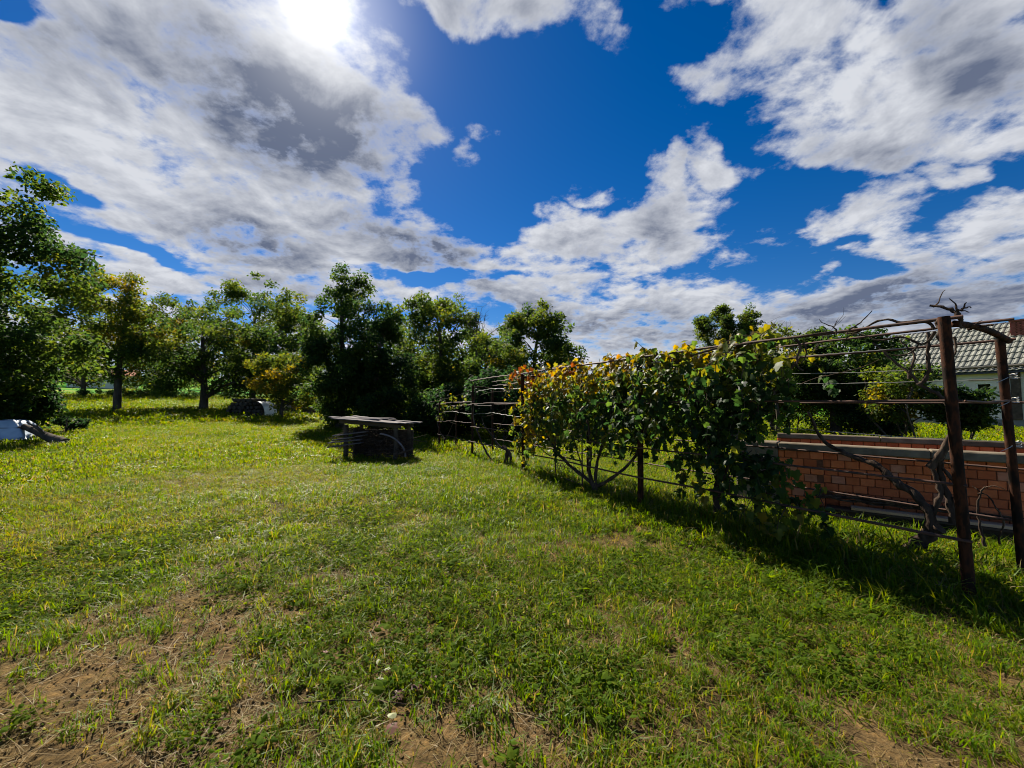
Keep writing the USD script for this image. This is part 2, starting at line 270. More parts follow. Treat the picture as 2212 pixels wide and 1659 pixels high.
# soil with trodden straw, moss and thatch
N = {'geo': ('geometry', {}), 'n': ('noise_texture', {'scale': 0.55, 'detail': 7.0, 'roughness': 0.62}), 'r': ('rgb_ramp', {'ramp': [(0.30, (.055, .036, .016)), (0.42, (.118, .082, .032)), (0.54, (.080, .060, .022)), (0.68, (.062, .056, .020))]}),
     'n2': ('noise_texture', {'scale': 22.0, 'detail': 8.0, 'roughness': 0.7}), 'r2': ('rgb_ramp', {'ramp': [(0.3, (.25, .25, .25)), (0.5, (.9, .9, .9)), (0.72, (1.9, 1.75, 1.45))]}), 'mx': ('mix_color', {'blend_type': 'multiply', 'fac': 1.0, 'use_clamp': False}),
     'd': ('vector_math', {'math_type': 'length'}), 'fd': ('map_range', {'from_min': 6.0, 'from_max': 26.0, 'to_min': 0.0, 'to_max': 0.85}), 'n4': ('noise_texture', {'scale': 0.22, 'detail': 6.0, 'roughness': 0.65}), 'far': ('rgb_ramp', {'ramp': [(0.33, (.15, .12, .035)), (0.48, (.085, .11, .018)), (0.66, (.05, .082, .012))]}), 'mf': ('mix_color', {'use_clamp': False}),
     'b': ('bump', {'strength': 0.9, 'distance': 0.03}), 'p': ('principled_bsdf', {'roughness': 0.95, 'specular_ior_level': 0.05})}
L = [('geo.position', x + '.vector') for x in ('n', 'n2', 'n4')] + [('geo.position', 'd.vector1'), ('d.value', 'fd.value'), ('n.fac', 'r.fac'), ('n2.fac', 'r2.fac'), ('n4.fac', 'far.fac'), ('r.color', 'mf.a'), ('far.color', 'mf.b'), ('fd.result', 'mf.fac'),
     ('mf.result', 'mx.a'), ('r2.color', 'mx.b'), ('mx.result', 'p.base_color'), ('n2.fac', 'b.height'), ('b.normal', 'p.normal')]
M['ground'] = material('meadow_ground', N, L, 'p.BSDF')

# ---------------------------------------------------------------- ground
def ground():
    rr = np.concatenate([[0.0], np.geomspace(0.5, 600, 150)])
    na = 420
    ang = np.linspace(-np.pi, np.pi, na, endpoint=False)
    R, A = np.meshgrid(rr[1:], ang, indexing='ij')
    x, y = R * np.sin(A), R * np.cos(A)
    z = H(x, y) + (meshkit.fbm(np.stack([x, y, 0 * x], -1) * 7, 3, 3) - 0.5) * 0.035 * (1 - smoothstep(6, 14, R))
    v = np.vstack([[0, 0, H(0.0, 0.0)], np.stack([x, y, z], -1).reshape(-1, 3)])
    i, j = np.meshgrid(np.arange(len(rr) - 2), np.arange(na), indexing='ij')
    a = 1 + i * na + j; b = 1 + i * na + (j + 1) % na
    f = np.stack([a, a + na, b + na, b], -1).reshape(-1, 4)
    f = np.vstack([f[:, [0, 2, 1]], f[:, [0, 3, 2]]])
    j = np.arange(na); f = np.vstack([f, np.stack([np.zeros(na, int), 1 + j, 1 + (j + 1) % na], 1)])
    obj('ground', (v, f), M['ground'], smooth=True, kind='structure')
ground()

# ---------------------------------------------------------------- house behind the trees
def house():
    h = thing('farmhouse', 'pale plastered farmhouse with a grey-green tiled roof behind the trellis', 'house', row(9.0, 40.9), 0)
    # local frame: x along the wall towards the camera's right, y across and away
    T = np.eye(4); T[:3, 0] = [-D2[0], -D2[1], 0]; T[:3, 1] = [N2[0], N2[1], 0]
    def put(size, c, mat, name, parent=h, bevel=0.0, **k):
        mb = MB(); mb.box(size, T @ mat4(c), bevel)
        return obj(name, mb, mat, parent, **k)
    x0, x1 = -6.75, 6.5                                # the gable in view stands at x0
    ze, zr, run = 4.0, 7.35, 4.45
    # front wall in pieces around the window opening
    wx, wz, ww, wh = -0.81, 2.6, 0.72, 0.74
    front = MB()
    for (a, b, c, d) in ((x0, wx - ww / 2, 0.55, ze), (wx + ww / 2, x1, 0.55, ze), (wx - ww / 2, wx + ww / 2, 0.55, wz - wh / 2), (wx - ww / 2, wx + ww / 2, wz + wh / 2, ze)):
        front.box((b - a, 0.35, d - c), T @ mat4(((a + b) / 2, 0.175, (c + d) / 2)))
    front.box((0.35, 8.3, ze - 0.55), T @ mat4((x1 - 0.175, 4.5, (ze + 0.55) / 2))); front.box((0.35, 8.3, ze - 0.55), T @ mat4((x0 + 0.175, 4.5, (ze + 0.55) / 2))); front.box((x1 - x0, 0.35, ze - 0.55), T @ mat4(((x0 + x1) / 2, 8.83, (ze + 0.55) / 2)))
    gv = np.array([[x1 - .2, 0.2, ze], [x1 - .2, 8.7, ze], [x1 - .2, 4.45, zr - 0.12], [x1, 0.2, ze], [x1, 8.7, ze], [x1, 4.45, zr - 0.12]])
    for dx in (0, x0 - x1 + .2):
        g = gv + [dx, 0, 0]; front.add((T[:3, :3] @ g.T).T, [[0, 1, 2], [3, 5, 4], [0, 2, 5], [0, 5, 3], [1, 4, 5], [1, 5, 2]])
    obj('wall', front, M['plaster'], h)
    put((x1 - x0 + 0.06, 9.06, 0.55 + 1.0), ((x0 + x1) / 2, 4.47, 0.55 - 0.775), M['plinth'], 'plinth')
    w = put((ww, 0.08, 0.07), (wx, 0.10, wz + wh / 2 - 0.035), M['white'], 'window')
    fr = MB()
    fr.box((ww, 0.08, 0.07), T @ mat4((wx, 0.10, wz - wh / 2 + 0.035)))
    for sx in (-1, 1): fr.box((0.07, 0.08, wh - 0.14), T @ mat4((wx + sx * (ww / 2 - 0.035), 0.10, wz)))
    obj('frame', fr, M['white'], w)
    put((ww - 0.14, 0.012, wh - 0.14), (wx, 0.12, wz), M['pane'], 'pane', w)
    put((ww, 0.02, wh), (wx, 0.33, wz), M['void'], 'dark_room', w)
    put((ww + 0.2, 0.12, 0.05), (wx, -0.04, wz - wh / 2 - 0.025), M['concrete'], 'sill', w)
    put((1.45, 0.05, 0.13), (wx + 0.05, -0.022, wz + wh / 2 + 0.22), M['palewood'], 'lintel', label='brown wooden lintel board over the small window')
    put((x1 - x0 + 0.5, 0.32, 0.22), ((x0 + x1) / 2, -0.16, ze - 0.12), M['darkwood'], 'eave_board')
    gut = MB(); gut.tube([(T @ np.array([a, -0.42, ze + 0.02, 1]))[:3] for a in np.linspace(x0 - 0.2, x1 + 0.2, 8)], 0.07, 6); obj('gutter', gut, M['concrete'], h, True)
    put((0.42, 0.16, 3.3), (0.6, -0.085, 2.2), M['darkwood'], 'timber_post', bevel=0.03, label='dark timber post against the pale wall')
    # roof: deck, then tile by tile
    sl = math.atan2(zr - ze, run); L = math.hypot(zr - ze, run) + 0.62
    deck = MB()
    for side in (0, 1):
        a = np.array([[x0 - .25, -0.5, ze - 0.42 * math.tan(sl)], [x1 + .25, -0.5, ze - 0.42 * math.tan(sl)], [x1 + .25, 4.45, zr], [x0 - .25, 4.45, zr]])
        if side: a = a * [1, -1, 1] + [0, 8.9, 0]
        b = a - [0, 0, 0.12]; deck.add((T[:3, :3] @ np.vstack([a, b]).T).T, [[0, 1, 2, 3], [4, 7, 6, 5], [0, 4, 5, 1], [1, 5, 6, 2], [2, 6, 7, 3], [3, 7, 4, 0]])
    roof = obj('roof', deck, M['roofdeck'], h)
    tw, rows = 0.30, 9
    th = L / rows
    u = np.linspace(0, 1, 6); prof = 0.055 * np.sin(np.pi * np.clip(u * 1.25, 0, 1)) + 0.012 * (u > 0.8)
    def tile(i, r):
        # one pan tile: a hump along its left four fifths, its lower edge lifted over the row beneath
        xs = x0 - 0.25 + (i + u * 0.985) * tw
        out = []
        for vv, lift in ((0.0, 0.075), (1.06, 0.012)):
            d = (r + vv) * th
            c, s_ = math.cos(sl), math.sin(sl)
            y = -0.5 + d * c - (prof + lift) * s_; z = ze - 0.42 * math.tan(sl) + d * s_ + (prof + lift) * c
            out.append(np.stack([xs, y, z], 1))
        lo = out[0] + np.array([0, 0.03 * math.sin(sl), -0.045 * math.cos(sl)])
        v = np.vstack([out[0], out[1], lo]) + rng.normal(0, 0.004, 3)
        n = len(u); j = np.arange(n - 1)
        f = np.vstack([np.stack([j, j + 1, j + 1 + n, j + n], 1), np.stack([j + 2 * n, j + 1 + 2 * n, j + 1, j], 1)])
        return (T[:3, :3] @ v.T).T, f
    rest = MB(); k = 0
    ncol = int((x1 - x0 + 0.5) / tw)
    order = sorted(((i, r) for i in range(ncol) for r in range(rows)), key=lambda q: (abs(q[0] - ncol * 0.27), q[1]))
    for (i, r) in order:
        v, f = tile(i, r)
        if k < 300: obj('roof_tile', (v, np.vstack([f[:, [0, 1, 2]], f[:, [0, 2, 3]]])), M['tile'], roof); k += 1
        else: rest.add(v, f)
    obj('roof_tiles', rest, M['tile'], roof, kind='stuff')
    rg = MB()
    for i in range(int((x1 - x0 + 0.5) / 0.4)):
        a = x0 - 0.25 + i * 0.4; rg.tube([(T @ np.array([a, 4.45, zr + 0.02, 1]))[:3], (T @ np.array([a + 0.39, 4.45, zr + 0.035, 1]))[:3]], [0.11, 0.125], 8)
    obj('ridge_tiles', rg, M['roofdeck'], roof, True)
    # chimney: courses of single bricks
    ch = put((0.7, 0.7, 1.95), (0.3, 3.15, 6.3), M['mortar'], 'chimney')
    for c in range(22):
        for (ax, ay, lx, ly) in ((0, -0.36, 1, 0), (0, 0.36, 1, 0), (-0.36, 0, 0, 1), (0.36, 0, 0, 1)):
            for q in (-1, 0, 1):
                o = q * 0.245 + (0.06 if c % 2 else -0.06) * (q == 0)
                put((0.225 if lx else 0.05, 0.225 if ly else 0.05, 0.072), (0.3 + ax + lx * o, 3.15 + ay + ly * o, 5.40 + c * 0.084), M['chimney'], 'brick', ch)
    put((0.86, 0.86, 0.10), (0.3, 3.15, 7.32), M['chimney'], 'cap', ch)
house()

# ---------------------------------------------------------------- the low block walls
WU = np.array([0.766, -0.643]); WM = np.array([-0.643, -0.766]); WF = np.array([3.94, 6.06])
WANG = math.degrees(math.atan2(WU[1], WU[0]))
def wall(name, label, front, k0, k1, plain0, z_top, cop, pier, courses, catlabel):
    """a wall of hollow clay blocks with a concrete coping; k runs along it towards the camera's right"""
    w = thing(name, label, 'wall', (front[0], front[1], 0), WANG)
    bw, bh, d, j = 0.15, (z_top - cop - 0.0) / courses, 0.13, 0.006
    core = MB(); core.box((k1 - k0 - 0.02, d - 0.03, z_top - cop + 0.3), mat4(((k0 + k1) / 2, d / 2, (z_top - cop - 0.3) / 2))); obj('mortar_core', core, M['mortar'], w)
    for c in range(courses):
        x = k0 - (bw / 2 if c % 2 else 0)
        while x < k1:
            a, b = max(x, k0) + j / 2, min(x + bw, k1) - j / 2
            x += bw
            if b - a < 0.04: continue
            off = rng.normal(0, 0.005) - (0.07 if (pier and (a + b) / 2 < pier) else 0.0)
            mb = MB(); mb.box((b - a, d, bh - j), mat4(((a + b) / 2, d / 2 + off, (c + 0.5) * bh + rng.uniform(-.002, .002)), rz=rng.normal(0, 1.0), ry=rng.normal(0, .6)), 0.006)
            q = rng.random(); obj('block', mb, M['brick_pale'] if q < 0.07 else M['brick_dark'] if q < 0.38 else M['brick'], w)
    if pier:
        mb = MB(); mb.box((pier - k0, 0.10, z_top - cop + 0.3), mat4(((pier + k0) / 2, -0.008, (z_top - cop - 0.3) / 2))); obj('pier_core', mb, M['mortar'], w)
    x = k0
    while x < k1 - 0.05:                                # coping cast in lengths
        b = min(x + rng.uniform(1.1, 1.7), k1)
        mb = MB(); mb.box((b - x - 0.006, d + 0.04 + (0.07 if pier else 0), cop), mat4(((x + b) / 2, d / 2 - (0.035 if pier else 0), z_top - cop / 2 + rng.uniform(-.004, .004)), rx=rng.uniform(-.6, .6)), 0.012); obj('coping_slab', mb, M['concrete'], w)
        x = b
    if plain0 is not None:
        mb = MB(); mb.box((k0 - plain0, 0.36, z_top + 0.2), mat4(((k0 + plain0) / 2 - 0.004, 0.10, (z_top - 0.2) / 2)), 0.015); obj('plastered_end', mb, M['concrete'], w, label='pale plastered end of the wall behind the vine leaves')
    return w
wall('block_wall', 'front low wall of orange clay blocks with concrete coping beside the trellis', WF, 0.0, 4.5, -0.55, 0.95, 0.105, 0.52, 8, '')
BF = WF - WM * 2.25
wall('block_wall', 'back low clay block wall under the grass bank, coping showing above the front wall', BF, -0.3, 4.8, None, 0.95, 0.09, None, 8, '')

# ---------------------------------------------------------------- beam and plank lying along the foot of the wall
def along(k, off, z): p = WF + WU * k + WM * off; return np.array([p[0], p[1], z])
b = thing('steel_beam', 'long dark steel beam lying along the foot of the clay block wall', 'beam', along(2.4, 0.30, 0.0), WANG)
mb = MB()
for (w_, h_, z_) in ((0.20, 0.022, 0.155), (0.022, 0.11, 0.09), (0.20, 0.022, 0.023)): mb.box((3.7, w_, h_), mat4((0, 0, z_)))
obj('girder', mb, M['metal_dark'], b)
for k in (-1.5, 0, 1.5):
    mb = MB(); mb.box((0.16, 0.26, 0.10), mat4((k, 0, -0.04), rz=rng.uniform(-8, 8)), 0.01); obj('support_block', mb, M['concrete'], b)
b = thing('plank', 'pale wooden plank lying on top of the dark steel beam', 'plank', along(2.45, 0.29, 0.168), WANG + 1.2)
mb = MB(); mb.box((3.3, 0.15, 0.035), mat4((0, 0, 0.018)), 0.005); obj('board', mb, M['palewood'], b)
mb = MB(); mb.box((1.2, 0.09, 0.02), mat4((0.7, -0.10, 0.028), rz=1.5), 0.004); obj('batten', mb, M['palewood'], b)
can = thing('pruned_canes', 'bundle of pruned vine canes lying on the plank against the wall', 'canes', along(1.5, 0.22, 0.21), WANG)
for k in range(11):
    x0 = -1.05 + rng.uniform(-.1, .5); ln = rng.uniform(1.0, 2.0)
    p = smooth_line([(x0, rng.uniform(-.09, .07), 0.03 + rng.uniform(0, .11)), (x0 + ln * .5, rng.uniform(-.07, .06), 0.03 + rng.uniform(0, .07)), (x0 + ln, rng.uniform(-.1, .07), 0.02 + rng.uniform(0, .05))], 14, 0.006)
    mb = MB(); mb.tube(p, np.linspace(.013, .006, 14), 5, rough=.2); obj('cane', mb, M['bark'], can)

# ---------------------------------------------------------------- the trellis
A_POSTS = [(1.22, 4.53, 2.19, .037), (4.38, 4.32, 2.17, .042), (7.76, 4.28, 2.16, .038), (10.75, 4.29, 2.05, .032), (13.95, 4.32, 1.62, .030)]
B_POSTS = [(1.16, 5.52, 2.08, .032), (3.88, 5.33, 2.06, .032), (6.7, 5.2, 2.05, .034), (11.1, 5.08, 1.98, .028), (13.4, 4.75, 1.5, .028)]
def gz(s, t): p = row(s, t); return float(H(p[0], p[1]))
tr = thing('vine_trellis', 'long rusty iron pipe trellis of two post rows carrying the grapevines', 'trellis')
def on_row(posts, s):
    ss = [p[0] for p in posts]; tt = [p[1] for p in posts]
    return np.interp(s, ss, tt)
for k, (s, t, z, r) in enumerate(A_POSTS + B_POSTS):
    mb = MB(); lean = rng.uniform(-.02, .02, 2) if k not in (0, 5) else np.array([-.075, .0])
    q = row(s, t); zz = np.array([-0.3, 0.0, 0.5, 1.0, 1.5, z - 0.02, z])
    mb.tube([(q[0] + lean[0] * a / 2, q[1] + lean[1] * a / 2, a + gz(s, t) * (1 - a / z)) for a in zz], r * np.array([1.04, 1.03, 1, 1, 1, 1, .96]), 14, rough=.012)
    obj('post', mb, M['rust'], tr, 35, label='thick nearest rusty post' if k == 0 else None)
def rail(posts, z, s0, s1, r=.014, dt=0.0, sag=0.012, mat='rust_thin', name='rail', side=None, dz=0.0, n=40):
    s = np.linspace(s0, s1, n); off = side if side is not None else 0.0
    p = np.array([row(a, on_row(posts, a) + dt + off, z + dz * (a - s0) + rng.normal(0, .0016) - sag * abs(math.sin(a * 1.0))) for a in s])
    mb = MB(); mb.tube(p, r, 6); return obj(name, mb, M[mat], tr, True)
rail(A_POSTS, 2.195, 1.17, 10.9, .015, -0.01)
rail(A_POSTS, 1.545, 1.19, 10.8, .011, -0.042)
rail(A_POSTS, 0.90, 1.19, 10.8, .011, -0.042)
rail(A_POSTS, 0.485, 1.18, 10.9, .013, -0.042)
rail(B_POSTS, 2.085, 1.12, 11.1, .013, 0.0)
rail(B_POSTS, 1.53, 1.0, 11.1, .011, 0.05)
rail(B_POSTS, 0.95, 1.0, 11.2, .011, 0.05)
rail(B_POSTS, 0.50, 1.0, 11.2, .011, 0.05)
s = np.linspace(1.0, 10.8, 40)                      # middle rail over the cross pipes
mb = MB(); mb.tube([row(a, 4.92, 2.17 + rng.normal(0, .002)) for a in s], .012, 6); obj('rail', mb, M['rust_thin'], tr, True)
# the far bays are lower and lighter
rail(A_POSTS, 1.62, 10.6, 14.3, .016, 0.0, 0.03, dz=-0.02)
rail(A_POSTS, 1.05, 10.75, 14.1, .010, -0.03, 0.05, dz=-0.03)
rail(A_POSTS, 0.50, 10.75, 14.1, .010, -0.03, 0.03)
rail(B_POSTS, 1.50, 11.1, 13.9, .013, 0.0, 0.03)
for z in (1.9, 1.78, 1.22): rail(B_POSTS, z, 1.1, 8.5, .0035, 0.03, 0.05, 'wire', 'wire')
rail(A_POSTS, 1.30, 7.8, 14.0, .005, 0.03, 0.06, 'wire', 'wire'); rail(A_POSTS, 1.92, 7.8, 11.0, .005, 0.03, 0.05, 'wire', 'wire'); rail(A_POSTS, 2.05, 1.6, 7.8, .0035, 0.3, 0.04, 'wire', 'wire')
for (i, j, r) in ((0, 0, .026), (1, 1, .022), (2, 2, .020), (3, 3, .017)):
    a, b = A_POSTS[i], B_POSTS[j]
    p0, p1 = row(a[0], a[1], a[2] - 0.055), row(b[0], b[1], b[2] - 0.02)
    mid = (p0 + p1) / 2 + [0, 0, 0.035]
    mb = MB(); mb.tube(smooth_line([p0, mid, p1], 12), r, 8); obj('cross_pipe', mb, M['rust'], tr, True)
for (z, q) in ((1.53, 0), (1.15, 0), (1.74, 0)):      # wire bindings on the second post
    c = row(*B_POSTS[0][:2]); mb = MB()
    for k in range(3):
        a = np.linspace(0, 2 * np.pi, 17); mb.tube(np.stack([c[0] + .036 * np.cos(a), c[1] + .036 * np.sin(a), z + .012 * k + .012 * np.sin(a + k)], 1), .0035, 4)
    p = c + np.array([-.043, -.015, z]); mb.tube(smooth_line([p, p + [-.05, -.03, -.01], p + [-.13, -.02, -.05]], 6), .003, 4)
    obj('wire_binding', mb, M['wire'], tr)
# short slanting brace between rows and a hanging iron strap near the first post
c = row(1.22, 4.53); d = row(1.16, 5.52)
mb = MB(); mb.tube([c + [0.05, 0, 1.53], (c + d) / 2 + [0, 0, 1.52], d + [0, 0, 1.54]], .010, 6); obj('cross_pipe', mb, M['rust_thin'], tr, True)

# ---------------------------------------------------------------- leaves
def leaf_shape(kind):
    """one leaf in the xy plane, its stalk at the origin, its tip towards -y, one unit long"""
    if kind == 'vine':
        o = [(0, .10), (.20, .20), (.46, .12), (.40, -.18), (.56, -.38), (.30, -.52), (.20, -.80), (0, -1.0), (-.20, -.80), (-.30, -.52), (-.56, -.38), (-.40, -.18), (-.46, .12), (-.20, .20)]
        c = (0, -.34)
    elif kind == 'oval':
        o = [(0, 0), (.24, -.22), (.30, -.50), (.17, -.82), (0, -1), (-.17, -.82), (-.30, -.50), (-.24, -.22)]; c = (0, -.5)
    p = np.array([c] + o, float); n = len(o)
    z = -0.10 * np.abs(p[:, 0]) ** 1.2 * 2.2 - 0.10 * (p[:, 1] + .4) ** 2
    v = np.column_stack([p, z]); v[0, 2] += .035
    j = np.arange(n); return v, np.stack([np.zeros(n, int), 1 + (j + 1) % n, 1 + j], 1)
LV, LF = leaf_shape('vine'); OV, OF = leaf_shape('oval')
def rot_from(n, down):
    """rotation whose z is the leaf's face and whose -y follows 'down' as far as it can"""
    n = n / np.linalg.norm(n, axis=1, keepdims=True)
    y = -(down - n * (down * n).sum(1, keepdims=True)); y /= np.linalg.norm(y, axis=1, keepdims=True) + 1e-9
    return np.stack([np.cross(y, n), y, n], 2)
def place(v, R, s, p, curl=None):
    w = v[None] * s[:, None, None]
    if curl is not None: w = w * np.stack([np.ones_like(curl), np.ones_like(curl), curl], 1)[:, None, :]
    return np.einsum('nij,nkj->nki', R, w) + p[:, None]

# ---------------------------------------------------------------- grapevines
def vine_plant(name, label, arms, group=None):
    """woody parts: the trunk mesh, every heavy arm and cane a mesh of its own"""
    t = thing(name, label, 'grapevine', group=group)
    for nm, pts, r0, r1, n in arms:
        pts = np.asarray(pts, float)
        p = smooth_line(pts, n, 0.004 if r0 > .012 else 0.002)
        rr = np.linspace(r0, r1, n) * (1 + 0.16 * np.sin(np.arange(n) * 1.9 + rng.uniform(0, 6)))
        mb = MB(); mb.tube(p, rr, 8 if r0 > .012 else 5, rough=.16); obj(nm, mb, M['bark'], t, 50)
    return t
def leaves_for(t, shoots, n_single, size=(.048, .108), tint_fn=None):
    P, Dn = [], []
    for pts in shoots:
        L = np.concatenate([[0], np.cumsum(np.linalg.norm(np.diff(pts, axis=0), axis=1))]); k = max(3, int(L[-1] / .030))
        u = np.sort(rng.uniform(0, L[-1], k)); P.append(np.stack([np.interp(u, L, pts[:, i]) for i in range(3)], 1))
    P = np.vstack(P); n = len(P)
    off = rng.normal(0, 1, (n, 3)); off /= np.linalg.norm(off, axis=1, keepdims=True); P = P + off * rng.uniform(.02, .11, (n, 1))
    side = np.sign(rng.random(n) - .42)
    nor = -side[:, None] * np.array([N2[0], N2[1], 0]) * .9 + rng.normal(0, .55, (n, 3)) + [0, 0, .45]
    R = rot_from(nor, np.array([0, 0, -1.0]) + rng.normal(0, .35, (n, 3)))
    s = rng.uniform(*size, n)
    V = place(LV, R, s, P, rng.uniform(.3, 2.2, n))
    tint = np.clip(tint_fn(P), 0, 1)
    # the ones nearest to the camera's side, where they show, are separate
    near = np.argsort(P @ np.array([N2[0], N2[1], 0]) * 1.2 + np.linalg.norm(P - [0, 0, EYE], axis=1) * .35 + rng.normal(0, .12, n))
    for i in near[:n_single]: obj('leaf', (V[i], LF), M['vine_leaf'], t, tint=np.full(len(LV), tint[i]))
    mb = MB()
    for i in near[n_single:]: mb.add(V[i], LF, tint[i])
    if len(near) > n_single: obj('leaves', mb, M['vine_leaf'], t, kind='stuff')
    return n
def shoots_between(s0, s1, n, rows_t, z_from, z_low, drop, seed=0):
    """young shoots that start at a wire and hang or wander from it"""
    out = []
    for k in range(n):
        s = rng.uniform(s0, s1); tt = rows_t(s); z = z_from[rng.integers(len(z_from))] + rng.normal(0, .05)
        L = rng.uniform(*drop); m = 9; p = [row(s, tt + rng.normal(0, .08), z)]
        d = np.array([rng.normal(0, .5), rng.normal(-.1, .45), rng.normal(.15, .35)])
        for i in range(m):
            d = d * .82 + np.array([rng.normal(0, .18), rng.normal(0, .16), -.22])
            st = d / np.linalg.norm(d) * L / m; q = p[-1] + np.array([D2[0] * st[0] + N2[0] * st[1], D2[1] * st[0] + N2[1] * st[1], st[2]])
            q[2] = max(q[2], z_low(s) + rng.uniform(0, .15)); p.append(q)
        out.append(np.array(p))
    return out
def shoot_mesh(t, shoots):
    mb = MB()
    for p in shoots: mb.tube(p, np.linspace(.006, .0025, len(p)), 4, caps=False)
    obj('shoots', mb, M['bark'], t, kind='stuff')
tA = lambda s: on_row(A_POSTS, s)
tB = lambda s: on_row(B_POSTS, s)
def autumn(P):
    s = P @ np.array([D2[0], D2[1], 0]); t = P @ np.array([N2[0], N2[1], 0]); z = P[:, 2]
    v = .30 + .36 * smoothstep(1.5, 2.2, z) + .08 * smoothstep(4.5, 6, s) + .34 * smoothstep(6.6, 7.9, s) * smoothstep(.2, 1.2, z) + .10 * smoothstep(.9, .4, z)
    v = v + (meshkit.fbm(P * 2.3, 3, 4) - .5) * .8 + rng.normal(0, .13, len(P))
    return v

# the leafy vine with the forked trunk in the open
g1 = vine_plant('grapevine', 'yellowing leafy grapevine with a four-armed dark trunk, left half of the green hedge', [
    ('trunk', [(1.401, 6.792, -0.108), (1.381, 6.831, 0.064), (1.365, 6.861, 0.210)], .060, .052, 8),
    ('arm', [(1.376, 6.841, 0.153), (1.245, 7.094, 0.261), (1.045, 7.482, 0.402), (0.873, 7.815, 0.589), (0.684, 8.180, 0.895), (0.432, 8.669, 1.201)], .034, .014, 16),
    ('arm', [(1.348, 6.894, 0.181), (1.310, 6.968, 0.439), (1.329, 6.931, 0.715), (1.309, 6.970, 1.063), (1.253, 7.079, 1.456), (1.220, 7.143, 1.943)], .030, .012, 16),
    ('arm', [(1.394, 6.892, 0.220), (1.419, 6.844, 0.534), (1.475, 6.735, 0.813), (1.530, 6.629, 1.085), (1.594, 6.505, 1.460), (1.662, 6.374, 1.895)], .028, .011, 16),
    ('arm', [(1.414, 6.767, 0.168), (1.570, 6.464, 0.357), (1.714, 6.186, 0.571), (1.803, 6.012, 0.752), (1.873, 5.878, 1.000), (1.944, 5.739, 1.335)], .030, .013, 16),
    ('cane', [(0.861, 7.708, 0.602), (0.750, 7.922, 0.515), (0.553, 8.304, 0.653), (0.335, 8.726, 0.659)], .012, .006, 10),
    ('cane', [(1.262, 7.192, 0.244), (1.221, 7.272, 0.473), (1.147, 7.415, 0.785), (1.078, 7.549, 1.283), (1.033, 7.636, 1.713)], .012, .006, 12)])
sh = shoots_between(4.75, 7.95, 96, lambda s: tA(s) + rng.normal(.10, .10), [2.2, 2.18, 1.9, 1.55, 1.5, 1.25], lambda s: .62 if 5.0 < s < 6.4 else .28, (.35, 1.0))
sh += shoots_between(4.9, 8.0, 46, lambda s: tA(s) + rng.uniform(.1, .95), [2.15, 2.2, 1.9], lambda s: 1.3, (.4, .9))
sh += shoots_between(6.7, 8.05, 20, lambda s: tA(s) + rng.normal(0, .12), [1.0, .8, 1.3], lambda s: .15, (.4, .8))
shoot_mesh(g1, sh); leaves_for(g1, sh, 300, tint_fn=autumn)
g2 = vine_plant('grapevine', 'dark green leafy grapevine sprawling over the trellis, right half of the green hedge', [
    ('trunk', [(2.629, 5.264, 0.126), (2.613, 5.294, 0.311), (2.634, 5.254, 0.524)], .046, .034, 8),
    ('arm', [(2.633, 5.254, 0.495), (2.600, 5.318, 0.749), (2.567, 5.383, 1.042), (2.480, 5.551, 1.403), (2.380, 5.746, 1.791), (2.328, 5.847, 2.096)], .026, .010, 16),
    ('arm', [(2.606, 5.199, 0.505), (2.690, 5.035, 0.846), (2.763, 4.894, 1.193), (2.856, 4.714, 1.471), (2.978, 4.478, 1.778), (3.067, 4.305, 2.013)], .026, .010, 16),
    ('cane', [(2.083, 5.471, 1.964), (2.346, 4.960, 2.148), (2.613, 4.444, 2.173), (2.829, 4.025, 2.174), (2.975, 3.742, 2.179)], .016, .008, 14)])
sh = shoots_between(2.95, 4.95, 90, lambda s: tA(s) + rng.normal(.13, .11), [2.2, 2.2, 1.95, 1.55, 1.5, 1.3], lambda s: .42 + .25 * (s > 3.9), (.4, 1.15))
sh += shoots_between(2.2, 4.0, 15, lambda s: tA(s) + rng.normal(.05, .10), [1.0, .8, .6], lambda s: .12, (.3, .6))
for k in range(11):                                  # shoots standing up over the top rail
    s = rng.uniform(2.7, 4.2); b = row(s, tA(s) + rng.uniform(-.05, .4), 2.15); e = b + np.array([rng.normal(0, .18), rng.normal(0, .18), rng.uniform(.10, .30)])
    sh.append(smooth_line([b, (b + e) / 2 + rng.normal(0, .03, 3), e], 6))
sh += shoots_between(2.6, 3.1, 26, lambda s: tA(s) + rng.normal(0, .09), [2.2, 2.1, 1.55, .9], lambda s: .20, (.35, .9))
sh += shoots_between(2.9, 4.9, 44, lambda s: tA(s) + rng.uniform(.15, 1.0), [2.15, 2.2, 1.9, 1.6], lambda s: .7, (.4, 1.0))
sh += shoots_between(2.2, 2.7, 6, lambda s: tA(s) + rng.normal(0, .05), [.9, .6, .5], lambda s: .16, (.3, .55))
shoot_mesh(g2, sh); leaves_for(g2, sh, 300, tint_fn=lambda P: autumn(P) - .06)
